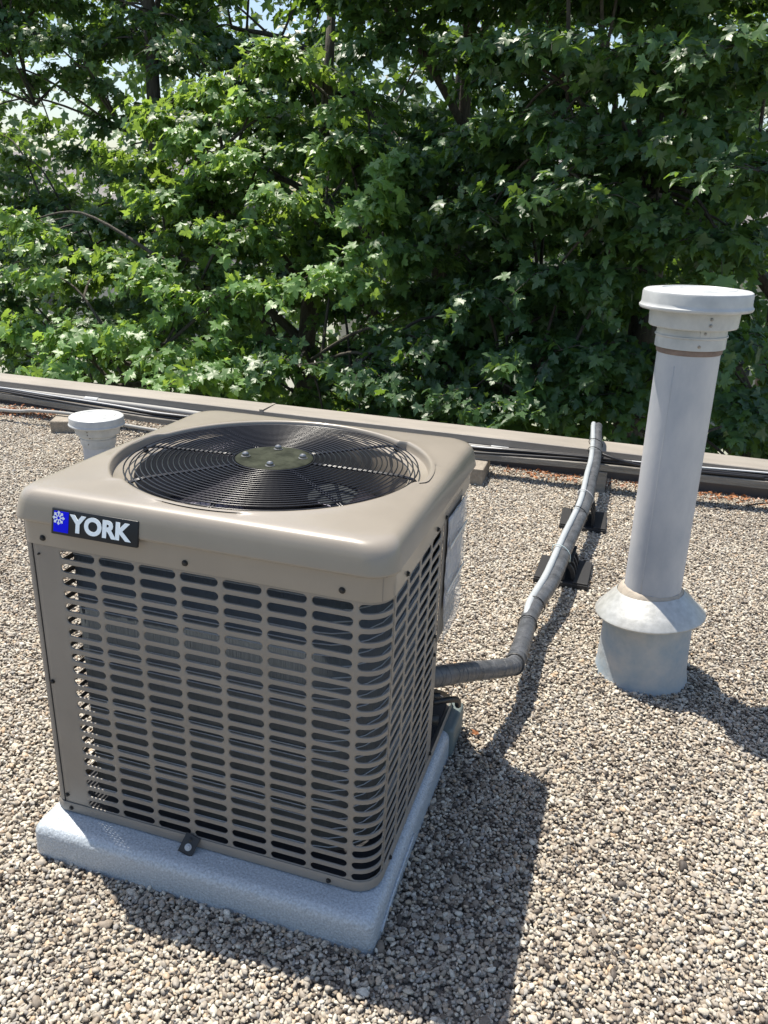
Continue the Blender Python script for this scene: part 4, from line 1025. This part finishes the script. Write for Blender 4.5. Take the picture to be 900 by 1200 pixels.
# 1: the left-centre maple whose outer boughs catch the sun
c1 = wr(LIT, 0.36, 0.48, 3) + wr([(x+0.15, y+0.45, z-0.1) for x, y, z in LIT[::2]], 0.34, 0.46, 13) + cloud(46, (-3.6, 7.1, 0.4), (2.0, 1.0, 2.4), (0.38, 0.52), 0.1, 11) + cloud(18, (-3.6, 5.6, -0.8), (2.0, 0.8, 0.7), (0.36, 0.46), 0, 12)
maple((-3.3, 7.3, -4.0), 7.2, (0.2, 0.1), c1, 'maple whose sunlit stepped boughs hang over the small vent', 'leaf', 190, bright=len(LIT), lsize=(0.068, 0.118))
# 2: the big shaded maple on the right with an overhanging top
c2 = wr(SHD, 0.34, 0.44, 4) + wr([(x+0.1, y+0.5, z-0.05) for x, y, z in SHD], 0.34, 0.46, 14) + cloud(44, (0.3, 6.4, 1.0), (1.7, 1.0, 2.4), (0.38, 0.52), 0.1, 21) + cloud(80, (-0.1, 6.3, 3.75), (2.1, 1.6, 0.8), (0.42, 0.55), 0, 22) + cloud(14, (0.3, 5.3, -0.6), (1.6, 0.8, 0.6), (0.36, 0.46), 0, 23)
maple((0.35, 7.0, -4.0), 8.4, (0.1, -0.1), c2, 'large shaded dark green maple rising behind the tall vent', 'leaf_shade', 165, r0=0.2, lsize=(0.068, 0.115))
# 3: centre maple
c3 = wr(MID, 0.32, 0.42, 5) + cloud(52, (-1.6, 6.7, 0.9), (1.2, 1.0, 2.3), (0.38, 0.5), 0.1, 31) + cloud(44, (-1.7, 6.6, 3.7), (1.3, 1.4, 0.8), (0.4, 0.5), 0, 32) + cloud(16, (-1.5, 5.5, -0.6), (1.3, 0.8, 0.6), (0.36, 0.46), 0, 33)
maple((-1.75, 7.4, -4.0), 8.0, (0.15, 0.05), c3, 'slender maple between the sunlit and the shaded one behind the condenser', 'leaf_shade', 160, r0=0.13, lsize=(0.07, 0.115))
# 4: left, darker with sky gaps
c4 = cloud(62, (-7.0, 9.2, 2.6), (2.8, 1.3, 2.2), (0.36, 0.52), 0.1, 41) + cloud(30, (-7.4, 8.8, 3.6), (2.4, 1.0, 1.0), (0.38, 0.52), 0, 44) + cloud(42, (-7.4, 9.6, 5.9), (2.8, 1.8, 0.8), (0.45, 0.6), 0, 43) + cloud(56, (-6.6, 7.4, 0.2), (2.0, 1.1, 1.5), (0.38, 0.5), 0, 42)
maple((-6.6, 9.3, -4.0), 9.5, (0.5, 0.1), c4, 'leggy maple at far left with bright sky between its branches', 'leaf_shade', 130, r0=0.18, lsize=(0.075, 0.12))
# 5: rear centre
c5 = cloud(110, (-3.6, 10.2, 2.0), (3.2, 1.3, 3.9), (0.45, 0.6), 0.1, 51)
maple((-2.6, 10.8, -4.0), 10.0, (0.2, 0.1), c5, 'tall maple standing back between the sunlit and far left maples', 'leaf_shade', 120, r0=0.2, lod=1, pick=120, lsize=(0.1, 0.16))
# 6: rear right
c6 = cloud(90, (1.6, 9.4, 1.4), (2.9, 1.2, 3.6), (0.45, 0.6), 0.1, 61)
maple((2.2, 10.2, -4.0), 9.5, (-0.2, 0.1), c6, 'maple in deep shade standing back at the far right', 'leaf_shade', 110, r0=0.2, lod=1, pick=100, lsize=(0.1, 0.16))
# the wood behind: one mass
nb = 40000
pos = np.stack([RNG.uniform(-20, 9, nb), RNG.uniform(12.5, 16.5, nb), RNG.uniform(-4, 8.5, nb)], 1)
lump = np.sin(pos[:, 0]*1.1+2*np.sin(pos[:, 2]*0.9))+np.sin(pos[:, 2]*1.7+pos[:, 0]*0.6)+0.8*np.sin(pos[:, 0]*2.9-pos[:, 2]*2.1)
keep = RNG.random(nb) < np.clip(0.66+0.28*lump-np.clip((pos[:, 2]-4.5)*0.07, 0, 1)-np.where(pos[:, 0] < -9, np.clip((pos[:, 2]-2.2)*0.07, 0, 0.22), 0), 0.05, 1)
pos = pos[keep]; od = np.tile(np.array([0.1, -0.9, -0.1]), (len(pos), 1))+RNG.normal(0, 0.4, (len(pos), 3)); od /= np.linalg.norm(od, axis=1)[:, None]
o = build_leaves('wood', pos, leaf_frames(pos, od, len(pos)), RNG.uniform(0.15, 0.27, len(pos)), np.clip(RNG.normal(0.4, 0.2, len(pos)), 0, 1), 'leaf_shade', None, 1)
tag(o, 'dark mass of woodland foliage farther behind the maples', kind='stuff')

# ------------------------------------------------------------------ rusty leaf litter on the gravel by the parapet
def litter():
    n = 1500; seg = RNG.random(n)
    x = np.where(seg < 0.62, RNG.uniform(-0.25, 2.4, n), np.where(seg < 0.86, RNG.normal(-3.45, 0.22, n), RNG.uniform(-5, -0.4, n)))
    y = np.where(seg < 0.62, 3.20-np.abs(RNG.normal(0, 0.075, n)), np.where(seg < 0.86, RNG.normal(3.03, 0.05, n), 3.2-np.abs(RNG.normal(0, 0.05, n))))
    pos = np.stack([x, y, RNG.uniform(0.0, 0.012, n)+np.where((seg > .62) & (seg < .86), 0.01, 0)], 1)
    od = RNG.normal(0, 1, (n, 3))*np.array([1, 1, 0.1]); od /= np.linalg.norm(od, axis=1)[:, None]
    RMx = leaf_frames(pos, od, n, 1.0, 0.2, 0.5)
    o = build_leaves('leaf_litter', pos, RMx, RNG.uniform(0.010, 0.026, n), RNG.random(n), 'litter', None, 1)
    tag(o, 'rusty orange leaf litter drifted against the parapet', kind='stuff')
litter()
me = leaf_meshes('litter')[5].copy(); me.name = 'fallen_leaf'
o = bpy.data.objects.new('fallen_leaf', me); C.objects.link(o); o.location = (0.078, 0.675, 0.012); o.scale = (0.022, 0.022, 0.022); o.rotation_euler = (0.3, 0.2, 1.0)
tag(o, 'small orange fallen leaf on the gravel beside the pad corner', 'leaf')
